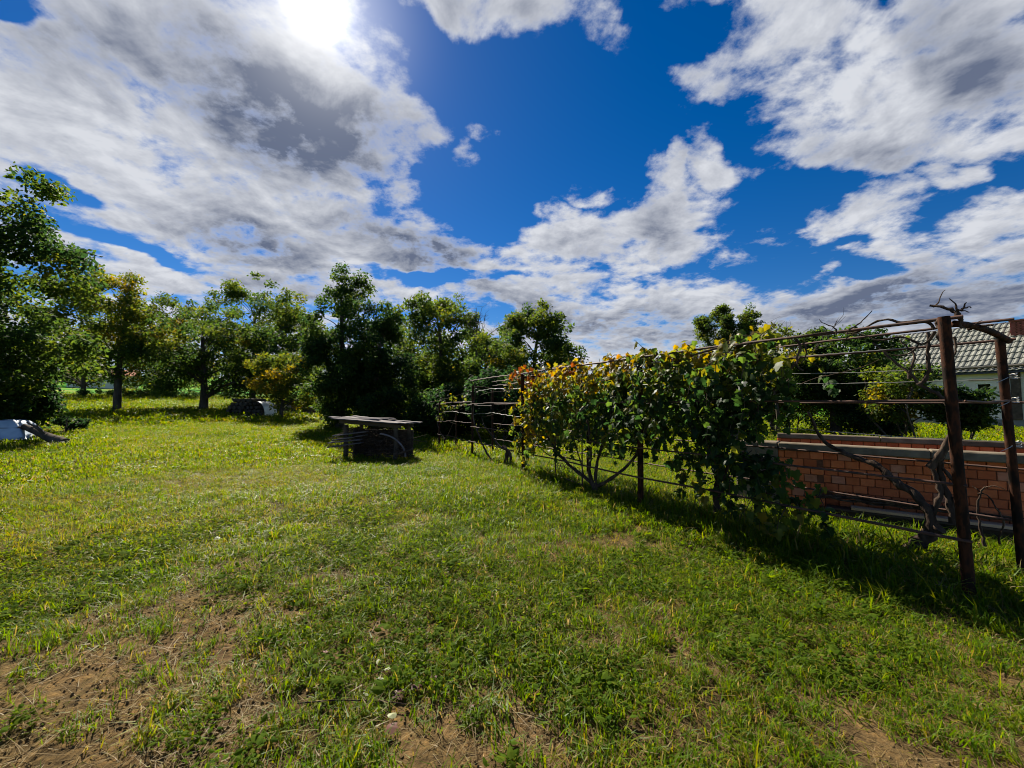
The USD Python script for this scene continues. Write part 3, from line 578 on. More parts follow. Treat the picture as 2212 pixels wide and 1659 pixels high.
# the bare old vine at the near end
g3 = vine_plant('grapevine', 'bare old grapevine with a leaning stump and twisted arms in front of the block wall', [
    ('trunk', [(3.973, 4.186, -0.002), (4.002, 4.130, 0.095), (4.043, 4.050, 0.220), (4.089, 3.960, 0.327)], .070, .050, 12),
    ('arm', [(4.055, 4.026, 0.241), (4.061, 4.015, 0.399), (4.042, 4.052, 0.523), (4.006, 4.121, 0.634), (3.963, 4.204, 0.682), (3.909, 4.309, 0.795), (3.862, 4.400, 0.879), (3.797, 4.527, 0.912), (3.718, 4.680, 0.986), (3.647, 4.817, 1.090), (3.609, 4.889, 1.276), (3.579, 4.948, 1.413)], .046, .013, 40),
    ('arm', [(4.062, 4.013, 0.267), (4.071, 3.995, 0.470), (4.094, 3.950, 0.613), (4.094, 3.951, 0.744), (4.081, 3.976, 0.859), (4.070, 3.996, 0.936)], .030, .016, 18),
    ('arm', [(4.032, 3.961, 0.897), (4.061, 3.906, 1.014), (4.089, 3.851, 1.150), (4.108, 3.815, 1.261), (4.121, 3.789, 1.391)], .036, .020, 16),
    ('arm', [(4.171, 3.910, 0.384), (4.163, 3.926, 0.553), (4.148, 3.955, 0.700), (4.137, 3.977, 0.872), (4.154, 3.943, 1.032), (4.180, 3.893, 1.190)], .030, .018, 20),
    ('arm', [(4.181, 3.892, 0.432), (4.178, 3.898, 0.582), (4.191, 3.872, 0.695), (4.168, 3.917, 0.816), (4.147, 3.958, 0.941)], .024, .012, 16),
    ('arm', [(4.128, 3.820, 1.347), (4.096, 3.882, 1.564), (4.046, 3.979, 1.665), (4.022, 4.026, 1.704), (4.009, 4.051, 1.774), (3.967, 4.132, 1.874), (3.913, 4.235, 2.029), (3.862, 4.335, 2.166)], .020, .008, 26),
    ('arm', [(4.021, 4.026, 1.695), (4.050, 3.970, 1.769), (4.059, 3.954, 1.881), (4.058, 3.955, 2.017), (4.063, 3.946, 2.129), (4.060, 3.952, 2.208)], .020, .013, 18),
    ('arm', [(3.992, 4.082, 1.762), (4.003, 4.062, 1.891), (4.012, 4.043, 1.991), (3.990, 4.087, 2.090), (3.967, 4.132, 2.159)], .014, .007, 14),
    ('cane', [(3.465, 3.316, 2.117), (3.456, 3.334, 2.166), (3.424, 3.396, 2.206), (3.376, 3.488, 2.209), (3.334, 3.570, 2.255), (3.273, 3.689, 2.229), (3.190, 3.848, 2.180)], .013, .007, 20),
    ('cane', [(3.618, 3.456, 2.127), (3.569, 3.550, 2.037), (3.521, 3.644, 2.110), (3.445, 3.792, 2.105), (3.381, 3.916, 2.183), (3.310, 4.053, 2.114)], .011, .005, 20),
    ('cane', [(3.406, 3.213, 2.179), (3.400, 3.224, 2.126), (3.406, 3.212, 2.082), (3.398, 3.227, 2.041), (3.407, 3.210, 2.001)], .016, .010, 10),
    ('cane', [(3.491, 3.156, 2.189), (3.481, 3.177, 2.238), (3.460, 3.218, 2.270), (3.436, 3.264, 2.296), (3.418, 3.298, 2.312)], .017, .008, 12),
    ('cane', [(3.428, 3.279, 2.292), (3.438, 3.259, 2.314), (3.449, 3.238, 2.373), (3.462, 3.212, 2.418)], .006, .0025, 8),
    ('cane', [(3.490, 3.159, 2.219), (3.486, 3.166, 2.280), (3.480, 3.179, 2.320), (3.471, 3.196, 2.343)], .009, .003, 8),
    ('cane', [(3.488, 3.163, 2.242), (3.504, 3.132, 2.242), (3.509, 3.122, 2.269), (3.514, 3.112, 2.292)], .012, .003, 8),
    ('cane', [(3.502, 3.136, 2.243), (3.518, 3.105, 2.254), (3.524, 3.092, 2.243)], .008, .003, 6), ('cane', [(3.499, 3.141, 2.230), (3.513, 3.115, 2.224), (3.519, 3.102, 2.210)], .006, .002, 6),
    ('cane', [(3.491, 3.156, 2.189), (3.498, 3.143, 2.165), (3.496, 3.147, 2.129), (3.506, 3.128, 2.096)], .015, .008, 8), ('cane', [(3.611, 3.251, 2.131), (3.628, 3.218, 2.113), (3.649, 3.177, 2.135), (3.666, 3.145, 2.158)], .008, .002, 8),
    ('cane', [(3.782, 3.355, 2.124), (3.807, 3.308, 2.138), (3.848, 3.228, 2.138)], .012, .010, 8),
    ('cane', [(3.062, 3.704, 2.146), (3.074, 3.681, 2.185), (3.099, 3.633, 2.214), (3.124, 3.584, 2.258), (3.153, 3.529, 2.324)], .009, .003, 14),
    ('cane', [(3.026, 3.775, 2.158), (3.020, 3.786, 2.222), (3.000, 3.825, 2.256), (2.965, 3.892, 2.323)], .008, .003, 12), ('cane', [(3.017, 3.793, 2.232), (3.027, 3.772, 2.262), (3.031, 3.764, 2.287)], .005, .002, 6),
    ('cane', [(2.893, 4.119, 2.157), (2.903, 4.099, 2.026), (2.893, 4.118, 1.897), (2.918, 4.070, 1.845)], .014, .008, 12), ('cane', [(2.922, 4.062, 2.124), (2.934, 4.039, 2.005), (2.909, 4.087, 1.917)], .010, .005, 10),
    ('cane', [(3.644, 3.624, 2.049), (3.621, 3.668, 1.979), (3.576, 3.755, 1.956), (3.523, 3.858, 2.040)], .009, .004, 12), ('cane', [(3.821, 3.499, 2.086), (3.827, 3.486, 2.016), (3.823, 3.494, 1.949), (3.815, 3.511, 1.898)], .012, .006, 10),
    ('cane', [(3.454, 4.864, 1.746), (3.545, 4.688, 1.817), (3.669, 4.447, 1.867), (3.800, 4.193, 1.971)], .006, .003, 14)])
g4 = vine_plant('grapevine', 'thin bare young vine stems against the wall between the two nearest posts', [
    ('stem', [(4.609, 4.044, 0.124), (4.598, 4.065, 0.296), (4.592, 4.075, 0.472), (4.604, 4.053, 0.621), (4.619, 4.024, 0.699)], .013, .007, 16), ('stem', [(4.653, 3.958, 0.171), (4.658, 3.949, 0.287), (4.668, 3.930, 0.387), (4.646, 3.971, 0.520), (4.621, 4.021, 0.628), (4.595, 4.070, 0.627)], .010, .005, 18),
    ('cane', [(4.619, 4.024, 0.690), (4.644, 3.975, 0.717), (4.679, 3.908, 0.696)], .007, .003, 10), ('cane', [(4.607, 4.047, 0.640), (4.593, 4.074, 0.671), (4.579, 4.101, 0.693)], .006, .003, 8)])
g5 = vine_plant('grapevine', 'bare grapevine with a knotted stump left of the leafy hedge', [
    ('trunk', [(-0.130, 9.627, -0.052), (-0.153, 9.671, 0.135), (-0.108, 9.585, 0.361), (-0.198, 9.760, 0.505)], .062, .040, 10), ('trunk', [(-0.234, 9.917, -0.055), (-0.087, 9.631, 0.033), (-0.032, 9.525, 0.262), (-0.087, 9.631, 0.442)], .045, .030, 10),
    ('arm', [(-0.175, 9.715, 0.455), (-0.364, 10.081, 0.551), (-0.542, 10.426, 0.753), (-0.705, 10.741, 0.924), (-0.820, 10.964, 1.184)], .024, .010, 14), ('arm', [(-0.233, 9.827, 0.498), (-0.119, 9.607, 0.736), (0.042, 9.294, 0.939), (0.144, 9.096, 1.187), (0.223, 8.943, 1.445)], .014, .006, 12),
    ('arm', [(-0.315, 9.985, -0.021), (-0.593, 10.525, 0.191), (-0.817, 10.958, 0.505), (-0.967, 11.249, 0.795), (-1.094, 11.495, 1.169), (-1.034, 11.379, 1.688), (-1.100, 11.508, 2.214)], .030, .008, 18), ('arm', [(-0.389, 10.129, 0.581), (-0.316, 9.989, 0.930), (-0.154, 9.673, 1.331), (-0.200, 9.762, 1.661), (-0.294, 9.945, 1.947)], .012, .005, 12),
    ('cane', [(-0.820, 10.964, 1.184), (-0.479, 10.303, 1.261), (-0.065, 9.501, 1.441), (0.223, 8.943, 1.526)], .006, .003, 10), ('cane', [(-1.097, 11.501, 1.624), (-0.708, 10.748, 1.799), (-0.235, 9.830, 1.830), (0.204, 8.980, 1.873)], .006, .003, 10)])
g6 = vine_plant('grapevine', 'small far bare vine at the left end of the trellis', [
    ('trunk', [(-2.354, 14.481, -0.026), (-2.404, 14.579, 0.177), (-2.334, 14.443, 0.351)], .030, .024, 6), ('arm', [(-2.357, 14.488, 0.266), (-2.608, 14.973, 0.478), (-2.796, 15.337, 0.798), (-2.670, 15.093, 1.236)], .014, .006, 10), ('arm', [(-2.333, 14.441, 0.270), (-2.129, 14.045, 0.620), (-1.915, 13.630, 1.030), (-1.753, 13.317, 1.493)], .014, .006, 10),
    ('cane', [(-3.128, 15.653, 1.616), (-2.344, 14.134, 1.701), (-1.508, 12.514, 1.849), (-1.124, 11.772, 1.962)], .007, .003, 10), ('cane', [(-2.982, 15.371, 1.405), (-2.222, 13.898, 1.257), (-1.504, 12.507, 1.394)], .006, .003, 10), ('cane', [(-2.581, 14.594, 1.211), (-2.288, 14.027, 1.017), (-1.789, 13.060, 0.903)], .006, .003, 8)])
# a few last leaves on the far bare vines
lv = []
for c in [(-2.587, 14.605, 1.608), (-2.067, 13.599, 1.416), (-2.383, 14.211, 1.091), (-1.796, 13.073, 1.627), (-1.505, 12.509, 1.536), (-2.706, 14.836, 0.989)]:
    lv.append(np.array([np.array(c) + rng.normal(0, .12, 3) for _ in range(3)]))
leaves_for(g6, lv, 60, (.06, .09), lambda P: .5 + rng.normal(0, .12, len(P)))

# ---------------------------------------------------------------- wrought-iron gate leaning behind the hedge
gp = [(1.22, 7.14, 0.00), (0.82, 8.08, 0.00)]
gate = thing('garden_gate', 'ornate rusty iron gate with scrolls standing behind the leafy hedge', 'gate', (gp[0][0], gp[0][1], 0), math.degrees(math.atan2(gp[1][1] - gp[0][1], gp[1][0] - gp[0][0])))
GW, GH = 0.95, 1.02
mb = MB()
for (a, b) in (((0, 0, -.1), (0, 0, GH)), ((GW, 0, -.1), (GW, 0, GH - .05)), ((0, 0, .12), (GW, 0, .12)), ((0, 0, GH - .06), (GW, 0, GH - .12)), ((0, 0, .52), (GW, 0, .52))): mb.tube([a, b], .013, 6)
obj('frame', mb, M['rust_thin'], gate)
for i, x in enumerate(np.linspace(.2, GW - .2, 3)):
    for zc, fl in ((.32, 1), (.74, -1)):
        mb = MB()
        for sgn in (-1, 1):
            a = np.linspace(0, 3.6 * np.pi / 2 * 1.5, 26); r = .085 * (1 - a / a[-1] * .75)
            mb.tube(np.stack([x + sgn * (.01 + .06 + r * np.cos(a + np.pi) * 1.0), 0 * a, zc + fl * r * np.sin(a)], 1), .006, 4)
        obj('scroll', mb, M['rust_thin'], gate)

# ---------------------------------------------------------------- the stack of old boards on the lawn
sp = [(-3.91, 11.34, 0.00)][0]
st = thing('board_stack', 'stack of weathered boards with dark brushwood under it on the lawn', 'board stack', (sp[0], sp[1] + .45, H(sp[0], sp[1])), -13)
for k, (x, y) in enumerate(((-.75, -.35), (.8, -.35), (-.75, .4), (.8, .4))):
    mb = MB(); mb.tube(smooth_line([(x, y, -.05), (x + .02, y, .5), (x, y, .97)], 6), .065, 8, rough=.1); obj('leg', mb, M['darkwood'], st)
for y in (-.35, .4):
    mb = MB(); mb.box((1.9, .09, .10), mat4((0, y, .995), ry=4.0), .01); obj('bearer', mb, M['darkwood'], st)
for i in range(7):
    mb = MB(); mb.box((2.15 + rng.uniform(-.2, .25), .165, .03), mat4((rng.uniform(-.08, .1), -.55 + i * .178, 1.085 + rng.uniform(-.006, .02)), rz=rng.uniform(-2.0, 2.0), ry=4.0 + rng.uniform(-1.5, 1.5), rx=rng.uniform(-3, 3)), .006); obj('board', mb, M['greywood'], st)
for i in range(3):
    mb = MB(); mb.box((1.3 + rng.uniform(-.2, .2), .15, .028), mat4((-.35 + rng.uniform(-.2, .2), -.3 + i * .3, 1.135 + rng.uniform(0, .01)), rz=rng.uniform(-6, 6), ry=1.5), .006); obj('board', mb, M['greywood'], st)
for i, (z, x, q) in enumerate(((.40, -.95, 4), (.50, -1.0, 2), (.60, -.88, 5), (.72, -.80, 3))):
    mb = MB(); mb.box((1.0, .17, .032), mat4((x + .25, -.42 + .05 * (i % 3), z), rz=q * 2, ry=-4 - q), .006); obj('board', mb, M['greywood'], st)
mb = MB(); mb.box((.05, .5, .85), mat4((-.62, .0, .45), rz=12), .01); obj('back_board', mb, M['darkwood'], st)
mb = MB(); mb.box((1.9, .04, .75), mat4((0, .42, .42), rx=-4), .01); obj('back_board', mb, M['darkwood'], st)
a = np.linspace(.1, 1.55, 14); mb = MB()
pp = np.stack([.35 + .85 * np.sin(a), -.52 + 0 * a, .12 + .62 * np.cos(a)], 1); mb.tube(pp, .022, 6); obj('hoop', mb, M['greywood'], st, label='bent strip curving down the right side')
mb = MB(); mb.tube(smooth_line([(.9, -.55, .18), (1.2, -.6, .27), (1.45, -.62, .36)], 8), [.03] * 8, 6, rough=.15); obj('branch', mb, M['bark'], st)
mb = MB()
for k in range(620):
    x = rng.uniform(-.75, 1.0); y = rng.uniform(-.45, .4); z = rng.uniform(.02, .85 - .55 * max(0, x - .35)); d = rng.normal(0, 1, 3) * [.3, .2, .12]
    mb.tube([(x, y, z), (x + d[0] * .5 + rng.normal(0, .03), y + d[1] * .5, max(z + d[2] * .5, .01)), (x + d[0], y + d[1], max(z + d[2], .0))], [.010, .007, .004], 4, caps=False)
obj('brushwood', mb, M['bark'], st, kind='stuff')

# ---------------------------------------------------------------- trees
QV = np.array([[0, 0, 0], [.30, -.5, -.06], [0, -1, 0], [-.30, -.5, -.06]]); QF = np.array([[0, 1, 2], [0, 2, 3]])
def crown_mesh(centres, radii, per, size, tint, flat=.7, spread_t=.10, droop=0.0):
    n = len(centres); k = np.maximum((per * (radii / np.mean(radii)) ** 2).astype(int), 6)
    idx = np.repeat(np.arange(n), k)
    g = rng.normal(0, 1, (len(idx), 3)); g /= np.linalg.norm(g, axis=1, keepdims=True); g *= (rng.random((len(idx), 1)) ** .45)
    P = centres[idx] + g * radii[idx][:, None] * [1, 1, flat]
    nor = rng.normal(0, .7, (len(idx), 3)) + g * .5 + [0, 0, .55]
    R = rot_from(nor, rng.normal(0, 1, (len(idx), 3)) + [0, 0, -.4 - droop])
    V = place(QV, R, rng.uniform(size * .7, size * 1.3, len(idx)), P)
    m = len(idx)
    v = V.reshape(-1, 3); f = (QF[None] + 4 * np.arange(m)[:, None, None]).reshape(-1, 3)
    t = np.repeat(np.clip(tint[idx] + rng.normal(0, spread_t, m), 0, 1), 4)
    return v, f, t
def tree(name, label, category, x, y, lobes, n_clumps, per, leaf, tint, trunk_r, clump=.5, gap=.46, limbs=26, yellow=0.1, stems=1, droop=0.0, trunk_top=.8, group=None, lean=(0, 0)):
    """lobes: ellipsoids (dx, dy, z, rx, ry, rz) round the foot of the tree that the foliage fills"""
    z0 = float(H(x, y)); t = thing(name, label, category, (x, y, z0), group=group)
    n_clumps = int(n_clumps * 1.2); tint += .13; yellow *= .25; clump *= .92
    C = []
    vol = np.array([l[3] * l[4] * l[5] for l in lobes]) ** .8; cnt = np.maximum((n_clumps * vol / vol.sum()).astype(int), 4)
    for l, c in zip(lobes, cnt):
        while c > 0:
            d = rng.normal(0, 1, 3); d /= np.linalg.norm(d); d *= rng.random() ** .28 * (.60 + .80 * meshkit.fbm((d * 1.9 + [x * 3.1, y * 1.7, l[2] * 5])[None], 3, 5)[0]); d *= 1.05 if rng.random() < .10 else 1
            p = np.array(l[:3]) + d * np.array(l[3:])
            if p[2] < .15: continue
            if meshkit.fbm((p + [x, y, 0])[None] * (.75 / max(clump, .25) * .5), 2, 11)[0] < gap and rng.random() < .85: c -= .34; continue
            C.append(p); c -= 1
    C = np.array(C); top = C[:, 2].max()
    rad_ = clump * rng.uniform(.6, 1.25, len(C))
    tn = tint + rng.normal(0, .07, len(C)) + (meshkit.fbm((C + [x, y, 3]) * .6, 2, 2) - .5) * .5 + np.where(rng.random(len(C)) < yellow, rng.uniform(.2, .45, len(C)), 0)
    v, f, tt = crown_mesh(C, rad_, per, leaf, tn, droop=droop)
    # trunk and limbs
    mb = MB(); ths = []
    for sidx in range(stems):
        o = rng.normal(0, .25, 2) if stems > 1 else np.zeros(2)
        tx = np.average([l[0] for l in lobes]) * .6 + lean[0] + o[0] * 2; ty = np.average([l[1] for l in lobes]) * .6 + lean[1] + o[1] * 2
        p = smooth_line([(o[0], o[1], -.2), (o[0] + tx * .15 + rng.normal(0, .06), o[1] + ty * .15, top * .25), (o[0] + tx * .5 + rng.normal(0, .15), o[1] + ty * .5 + rng.normal(0, .15), top * .5), (tx + rng.normal(0, .2), ty, top * trunk_top)], 14)
        r = trunk_r / math.sqrt(stems) * np.linspace(1, .22, 14) ** .9; r[0] *= 1.35; mb.tube(p, r, 9, rough=.1); ths.append(p)
    pick = rng.choice(len(C), min(limbs, len(C)), replace=False)
    for i in pick:
        c = C[i]; p = ths[rng.integers(len(ths))]
        j = int(np.clip(np.searchsorted(p[:, 2], c[2] - .45 * np.hypot(*(c[:2] - p[len(p) // 2, :2])) - .2), 2, 12))
        s = p[j]; mid = (s * .5 + c * .5) + [0, 0, .12 * np.linalg.norm(c - s)] + rng.normal(0, .08, 3)
        mb.tube(smooth_line([s, mid, c], 7), np.linspace(max(trunk_r * .32 * (1 - j / 18), .02), .010, 7), 5, caps=False)
    obj('trunk', mb, M['treebark'], t, 50)
    obj('crown', (v, f), M['tree_leaf'], t, tint=tt)
    return t
def ppos(px, Y): return (px - 1106) / 880 * Y          # metres to the side at the depth Y, while sizes are taken from the picture
def zt(py, Y): return EYE + (875 - py) / 880 * Y
def canopy(px, Y, w, top, bot, extra=(), squash=1.0):
    """(x, y, lobes): a rounded crown of the given width between two heights, above its own ground"""
    x = ppos(px, Y); z0 = float(H(x, Y)); a, b = zt(top, Y) - z0, max(zt(bot, Y) - z0, .2); r = w / 880 * Y / 2 * 1.12
    return x, Y, [(0, 0, (a + b) / 2, r, r * squash, (a - b) / 2)] + [(dx * r, dy * r, b + (a - b) * zc, r * q, r * q, (a - b) * qz) for dx, dy, zc, q, qz in extra]

x, y, l = canopy(-100, 14, 350, 375, 930, [(.42, .2, .95, .30, .13), (.34, -.1, .66, .62, .2), (.05, 0, .25, 1.0, .25), (.62, 0, .38, .50, .18), (.45, -.3, .14, .5, .12)])
tree('walnut_tree', 'tall dark green tree filling the left edge of the picture above the pale sheet', 'tree', x, y, l, 300, 120, .17, .38, .26, .62, .46, 40, .08)
x, y, l = canopy(255, 27, 215, 600, 800, [(-.3, 0, .85, .5, .25), (.5, 0, .35, .5, .25)])
tree('orchard_tree', 'olive green orchard tree with a bare trunk beside the tall left tree', 'tree', x, y, l, 150, 110, .19, .62, .24, .7, .47, 30, .18)
x, y, l = canopy(440, 30, 300, 655, 862, [(-.6, 0, .3, .5, .25), (.6, 0, .3, .5, .3)])
tree('orchard_tree', 'wide low dark orchard tree shading the lawn, right of the bare trunk', 'tree', x, y, l, 190, 120, .20, .40, .28, .85, .45, 30, .10)
x, y, l = canopy(545, 36, 220, 605, 830, [(-.5, 0, .75, .45, .22), (.45, 0, .55, .55, .25)])
tree('orchard_tree', 'fresh green tree with a ragged top behind the wide dark tree', 'tree', x, y, l, 150, 120, .22, .52, .28, .85, .46, 30, .06)
x, y, l = canopy(612, 25, 120, 755, 880, [(.3, 0, .3, .7, .4)])
tree('fruit_tree', 'small yellow-leaved tree left of the two dark trees', 'tree', x, y, l, 80, 110, .16, .58, .12, .5, .44, 20, .8)
x, y, l = canopy(735, 21, 128, 600, 955, [(.25, 0, .90, .42, .14), (-.5, 0, .55, .55, .2), (.1, 0, .25, 1.08, .26)])
tree('dark_tree', 'tallest dark dense tree with branches to the ground behind the board stack', 'tree', x, y, l, 230, 115, .15, .32, .22, .52, .44, 34, .02)
x, y, l = canopy(815, 19.5, 122, 645, 955, [(.35, -.1, .85, .5, .16), (.55, -.6, .18, .8, .2), (.1, 0, .3, 1.1, .26)])
tree('dark_tree', 'dark dense tree drooping over the right end of the board stack', 'tree', x, y, l, 220, 115, .145, .33, .20, .50, .44, 34, .02, droop=.6)
x, y, l = canopy(950, 24, 165, 632, 900, [(-.45, 0, .88, .36, .12), (.4, 0, .85, .45, .14), (.1, 0, .3, 1.0, .25)])
tree('mixed_tree', 'green tree flecked with yellow between the dark trees and the bare-twigged one', 'tree', x, y, l, 190, 115, .17, .48, .22, .62, .48, 40, .16)
x, y, l = canopy(1062, 20, 118, 712, 900, [(.3, 0, .25, .8, .3)])
tree('fruit_tree', 'mid green fruit tree with yellow lower leaves behind the bare trellis', 'tree', x, y, l, 120, 115, .14, .50, .14, .48, .45, 26, .22)
x, y, l = canopy(1150, 24, 150, 655, 880, [(-.3, 0, .90, .40, .14), (.55, 0, .80, .42, .13), (.95, 0, .45, .45, .16), (1.05, .1, .78, .24, .08)])
tree('spreading_tree', 'open spreading tree rising over the left end of the leafy hedge', 'tree', x, y, l, 170, 110, .17, .44, .22, .58, .50, 44, .10)
for px, Y, w, top, bot, tn, lb in ((180, 40, 260, 640, 850, .5, 'olive green tree far behind the bare-trunked orchard tree'), (335, 46, 210, 665, 850, .46, 'far green tree behind the gap between the two orchard trees'), (440, 52, 240, 660, 845, .5, 'far olive tree above the wide dark orchard tree'), (655, 40, 150, 660, 880, .42, 'far green tree showing left of the tallest dark tree'), (900, 34, 200, 690, 890, .36, 'green tree behind the yellow-flecked tree'), (1050, 33, 150, 705, 890, .4, 'green tree far behind the yellow-leaved fruit tree by the bare trellis')):
    x, y, l = canopy(px, Y, w, top, bot, [(-.4, 0, .8, .5, .2), (.5, 0, .6, .5, .25), (.1, 0, .25, .9, .25)])
    tree('background_tree', lb, 'tree', x, y, l, 100, 90, .24, tn, .22, .85, .45, 20, .08)
# bare twigs standing out of the crowns
def bare_tree(label, px, Y, top, w, n, seed):
    r2 = np.random.default_rng(seed); x = ppos(px, Y); z0 = float(H(x, Y)); hgt = zt(top, Y) - z0
    t = thing('bare_tree', label, 'tree', (x, Y, z0)); mb = MB(); tw = MB()
    p = smooth_line([(0, 0, -.1), (.1, 0, hgt * .4), (-.05, .1, hgt * .7), (.1, 0, hgt * .9)], 10); mb.tube(p, np.linspace(.09, .02, 10), 7)
    for k in range(n):
        s = p[r2.integers(4, 9)]; d = np.array([r2.normal(0, w), r2.normal(0, w), r2.uniform(.5, 1.6)]); e = s + d * (hgt - s[2]) / d[2] * r2.uniform(.55, 1.0)
        q = smooth_line([s, (s + e) / 2 + r2.normal(0, .12, 3), e], 8); mb.tube(q, np.linspace(.022, .007, 8), 4, caps=False)
        for j in range(7):
            a = q[r2.integers(3, 8)]; b = a + np.array([r2.normal(0, .25), r2.normal(0, .25), r2.uniform(.05, .45)]); tw.tube([a, (a + b) / 2 + r2.normal(0, .03, 3), b], [.008, .006, .004], 3, caps=False)
    obj('trunk', mb, M['treebark'], t); obj('twigs', tw, M['treebark'], t, kind='stuff')
bare_tree('bare leafless tree with fine twigs right of the yellow-flecked tree', 1030, 22, 660, .45, 14, 3)
bare_tree('bare twigs sticking up from behind the leafy hedge near the ivy-clad tree', 1668, 17, 690, .5, 12, 5)
# the tree with three ivy-clad heads
def ivy_tree():
    Y = 17.0; x = ppos(1585, Y); z0 = float(H(x, Y)); t = thing('ivy_tree', 'pollarded tree with three ivy-clad heads above the leafy hedge', 'tree', (x, Y, z0))
    heads = [(1521, 702, 14, 24), (1572, 676, 25, 22), (1566, 700, 10, 20), (1621, 690, 24, 30), (1548, 730, 40, 28), (1598, 722, 48, 26), (1600, 745, 75, 32), (1585, 790, 90, 45)]
    C, R = [], []; mb = MB(); mb.tube(smooth_line([(0, 0, -.2), (.05, 0, 1.2), (0, 0, 2.4)], 8), np.linspace(.26, .17, 8), 9, rough=.1)
    for (hx, hy, w, h_) in heads:
        c = np.array([ppos(hx, Y) - x, rng.normal(0, .3), zt(hy, Y) - z0]); rx, rz = w / 880 * Y, h_ / 880 * Y
        mb.tube(smooth_line([(0, 0, 2.2), (c[0] * .55, c[1] * .5, (c[2] + 2.2) / 2 - .1), c], 8), np.linspace(.12, .05, 8), 7, rough=.12)
        for k in range(40):
            d = rng.normal(0, 1, 3); d /= np.linalg.norm(d); C.append(c + d * [rx, rx, rz] * rng.random() ** .4 * (.45 + .95 * meshkit.fbm((d * 1.7 + hx)[None], 2, 3)[0])); R.append(.19)
    C = np.array(C); v, f, tt = crown_mesh(C, np.array(R), 62, .085, np.full(len(C), .62) + rng.normal(0, .07, len(C)))
    obj('trunk', mb, M['treebark'], t, 50); obj('crown', (v, f), M['tree_leaf'], t, tint=tt)
ivy_tree()
x, y, l = canopy(1665, 19, 130, 700, 900, [(.2, 0, .3, 1.0, .3)])
tree('small_tree', 'thin yellow-green tree behind the top of the hedge, right of the ivy heads', 'tree', x, y, l, 120, 80, .13, .58, .12, .45, .47, 40, .15)
x, y, l = canopy(1800, 17, 225, 718, 900, [(-.1, 0, .88, .42, .16), (.35, 0, .75, .55, .2), (-.45, 0, .45, .6, .3), (.5, 0, .3, .6, .28)])
tree('walnut_tree', 'broad dark green tree seen through the bare rails left of the farmhouse', 'tree', x, y, l, 230, 110, .15, .36, .24, .50, .45, 40, .06)
x, y, l = canopy(1955, 12.5, 118, 785, 930, [(.1, 0, .8, .5, .22), (-.3, 0, .35, .7, .3)])
tree('lilac_bush', 'light green bush touched with yellow in front of the farmhouse roof', 'bush', x, y, l, 90, 80, .11, .50, .07, .32, .50, 36, .22, stems=4)
x, y, l = canopy(2075, 12, 90, 838, 925, [(-.2, 0, .5, .7, .4)])
tree('lilac_bush', 'small green bush under the little window of the farmhouse', 'bush', x, y, l, 60, 80, .11, .42, .05, .28, .47, 24, .10, stems=3)
x, y, l = canopy(1885, 15, 130, 862, 935, [(.3, 0, .4, .8, .4)])
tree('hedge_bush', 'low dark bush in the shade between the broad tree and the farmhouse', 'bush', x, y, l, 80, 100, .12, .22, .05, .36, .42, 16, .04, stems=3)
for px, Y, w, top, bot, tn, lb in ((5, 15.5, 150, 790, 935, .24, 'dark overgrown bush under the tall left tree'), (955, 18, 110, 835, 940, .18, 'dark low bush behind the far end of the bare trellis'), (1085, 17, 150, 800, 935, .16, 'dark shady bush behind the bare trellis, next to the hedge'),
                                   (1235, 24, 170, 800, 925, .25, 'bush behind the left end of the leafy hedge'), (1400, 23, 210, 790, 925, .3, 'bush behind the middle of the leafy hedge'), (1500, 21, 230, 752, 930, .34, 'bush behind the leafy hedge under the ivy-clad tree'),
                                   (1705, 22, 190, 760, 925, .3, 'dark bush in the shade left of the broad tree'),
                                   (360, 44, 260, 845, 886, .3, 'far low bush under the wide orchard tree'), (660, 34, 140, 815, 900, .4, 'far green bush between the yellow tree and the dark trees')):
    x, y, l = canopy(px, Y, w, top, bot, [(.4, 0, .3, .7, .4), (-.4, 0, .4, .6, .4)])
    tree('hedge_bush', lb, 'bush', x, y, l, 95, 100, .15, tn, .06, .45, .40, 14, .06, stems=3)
x, y, l = canopy(158, 15.5, 40, 900, 930, [])
tree('small_bush', 'small dark bush on the lawn right of the fallen log', 'bush', x, y, l, 24, 70, .09, .2, .03, .16, .40, 8, .0, stems=3)
# woods far behind everything
def woods():
    C, R, T = [], [], []
    for az in np.arange(-66, 66, .75):
        r = 112 + 16 * math.sin(az * .31) + rng.normal(0, 5); x, y = r * math.sin(rad(az)), r * math.cos(rad(az)); hh = rng.uniform(4.5, 8.5); z0 = float(H(x, y))
        for k in range(9):
            C.append((x + rng.normal(0, 1.3), y + rng.normal(0, 1.3), z0 + rng.uniform(.3, hh))); R.append(rng.uniform(1.2, 2.0)); T.append(.50 + rng.normal(0, .08))
    v, f, t = crown_mesh(np.array(C), np.array(R), 26, .55, np.array(T))
    tag(obj('distant_woods', (v, f), M['tree_leaf'], tint=t), 'far tree line closing the view behind the trees', 'woods', kind='stuff')
woods()

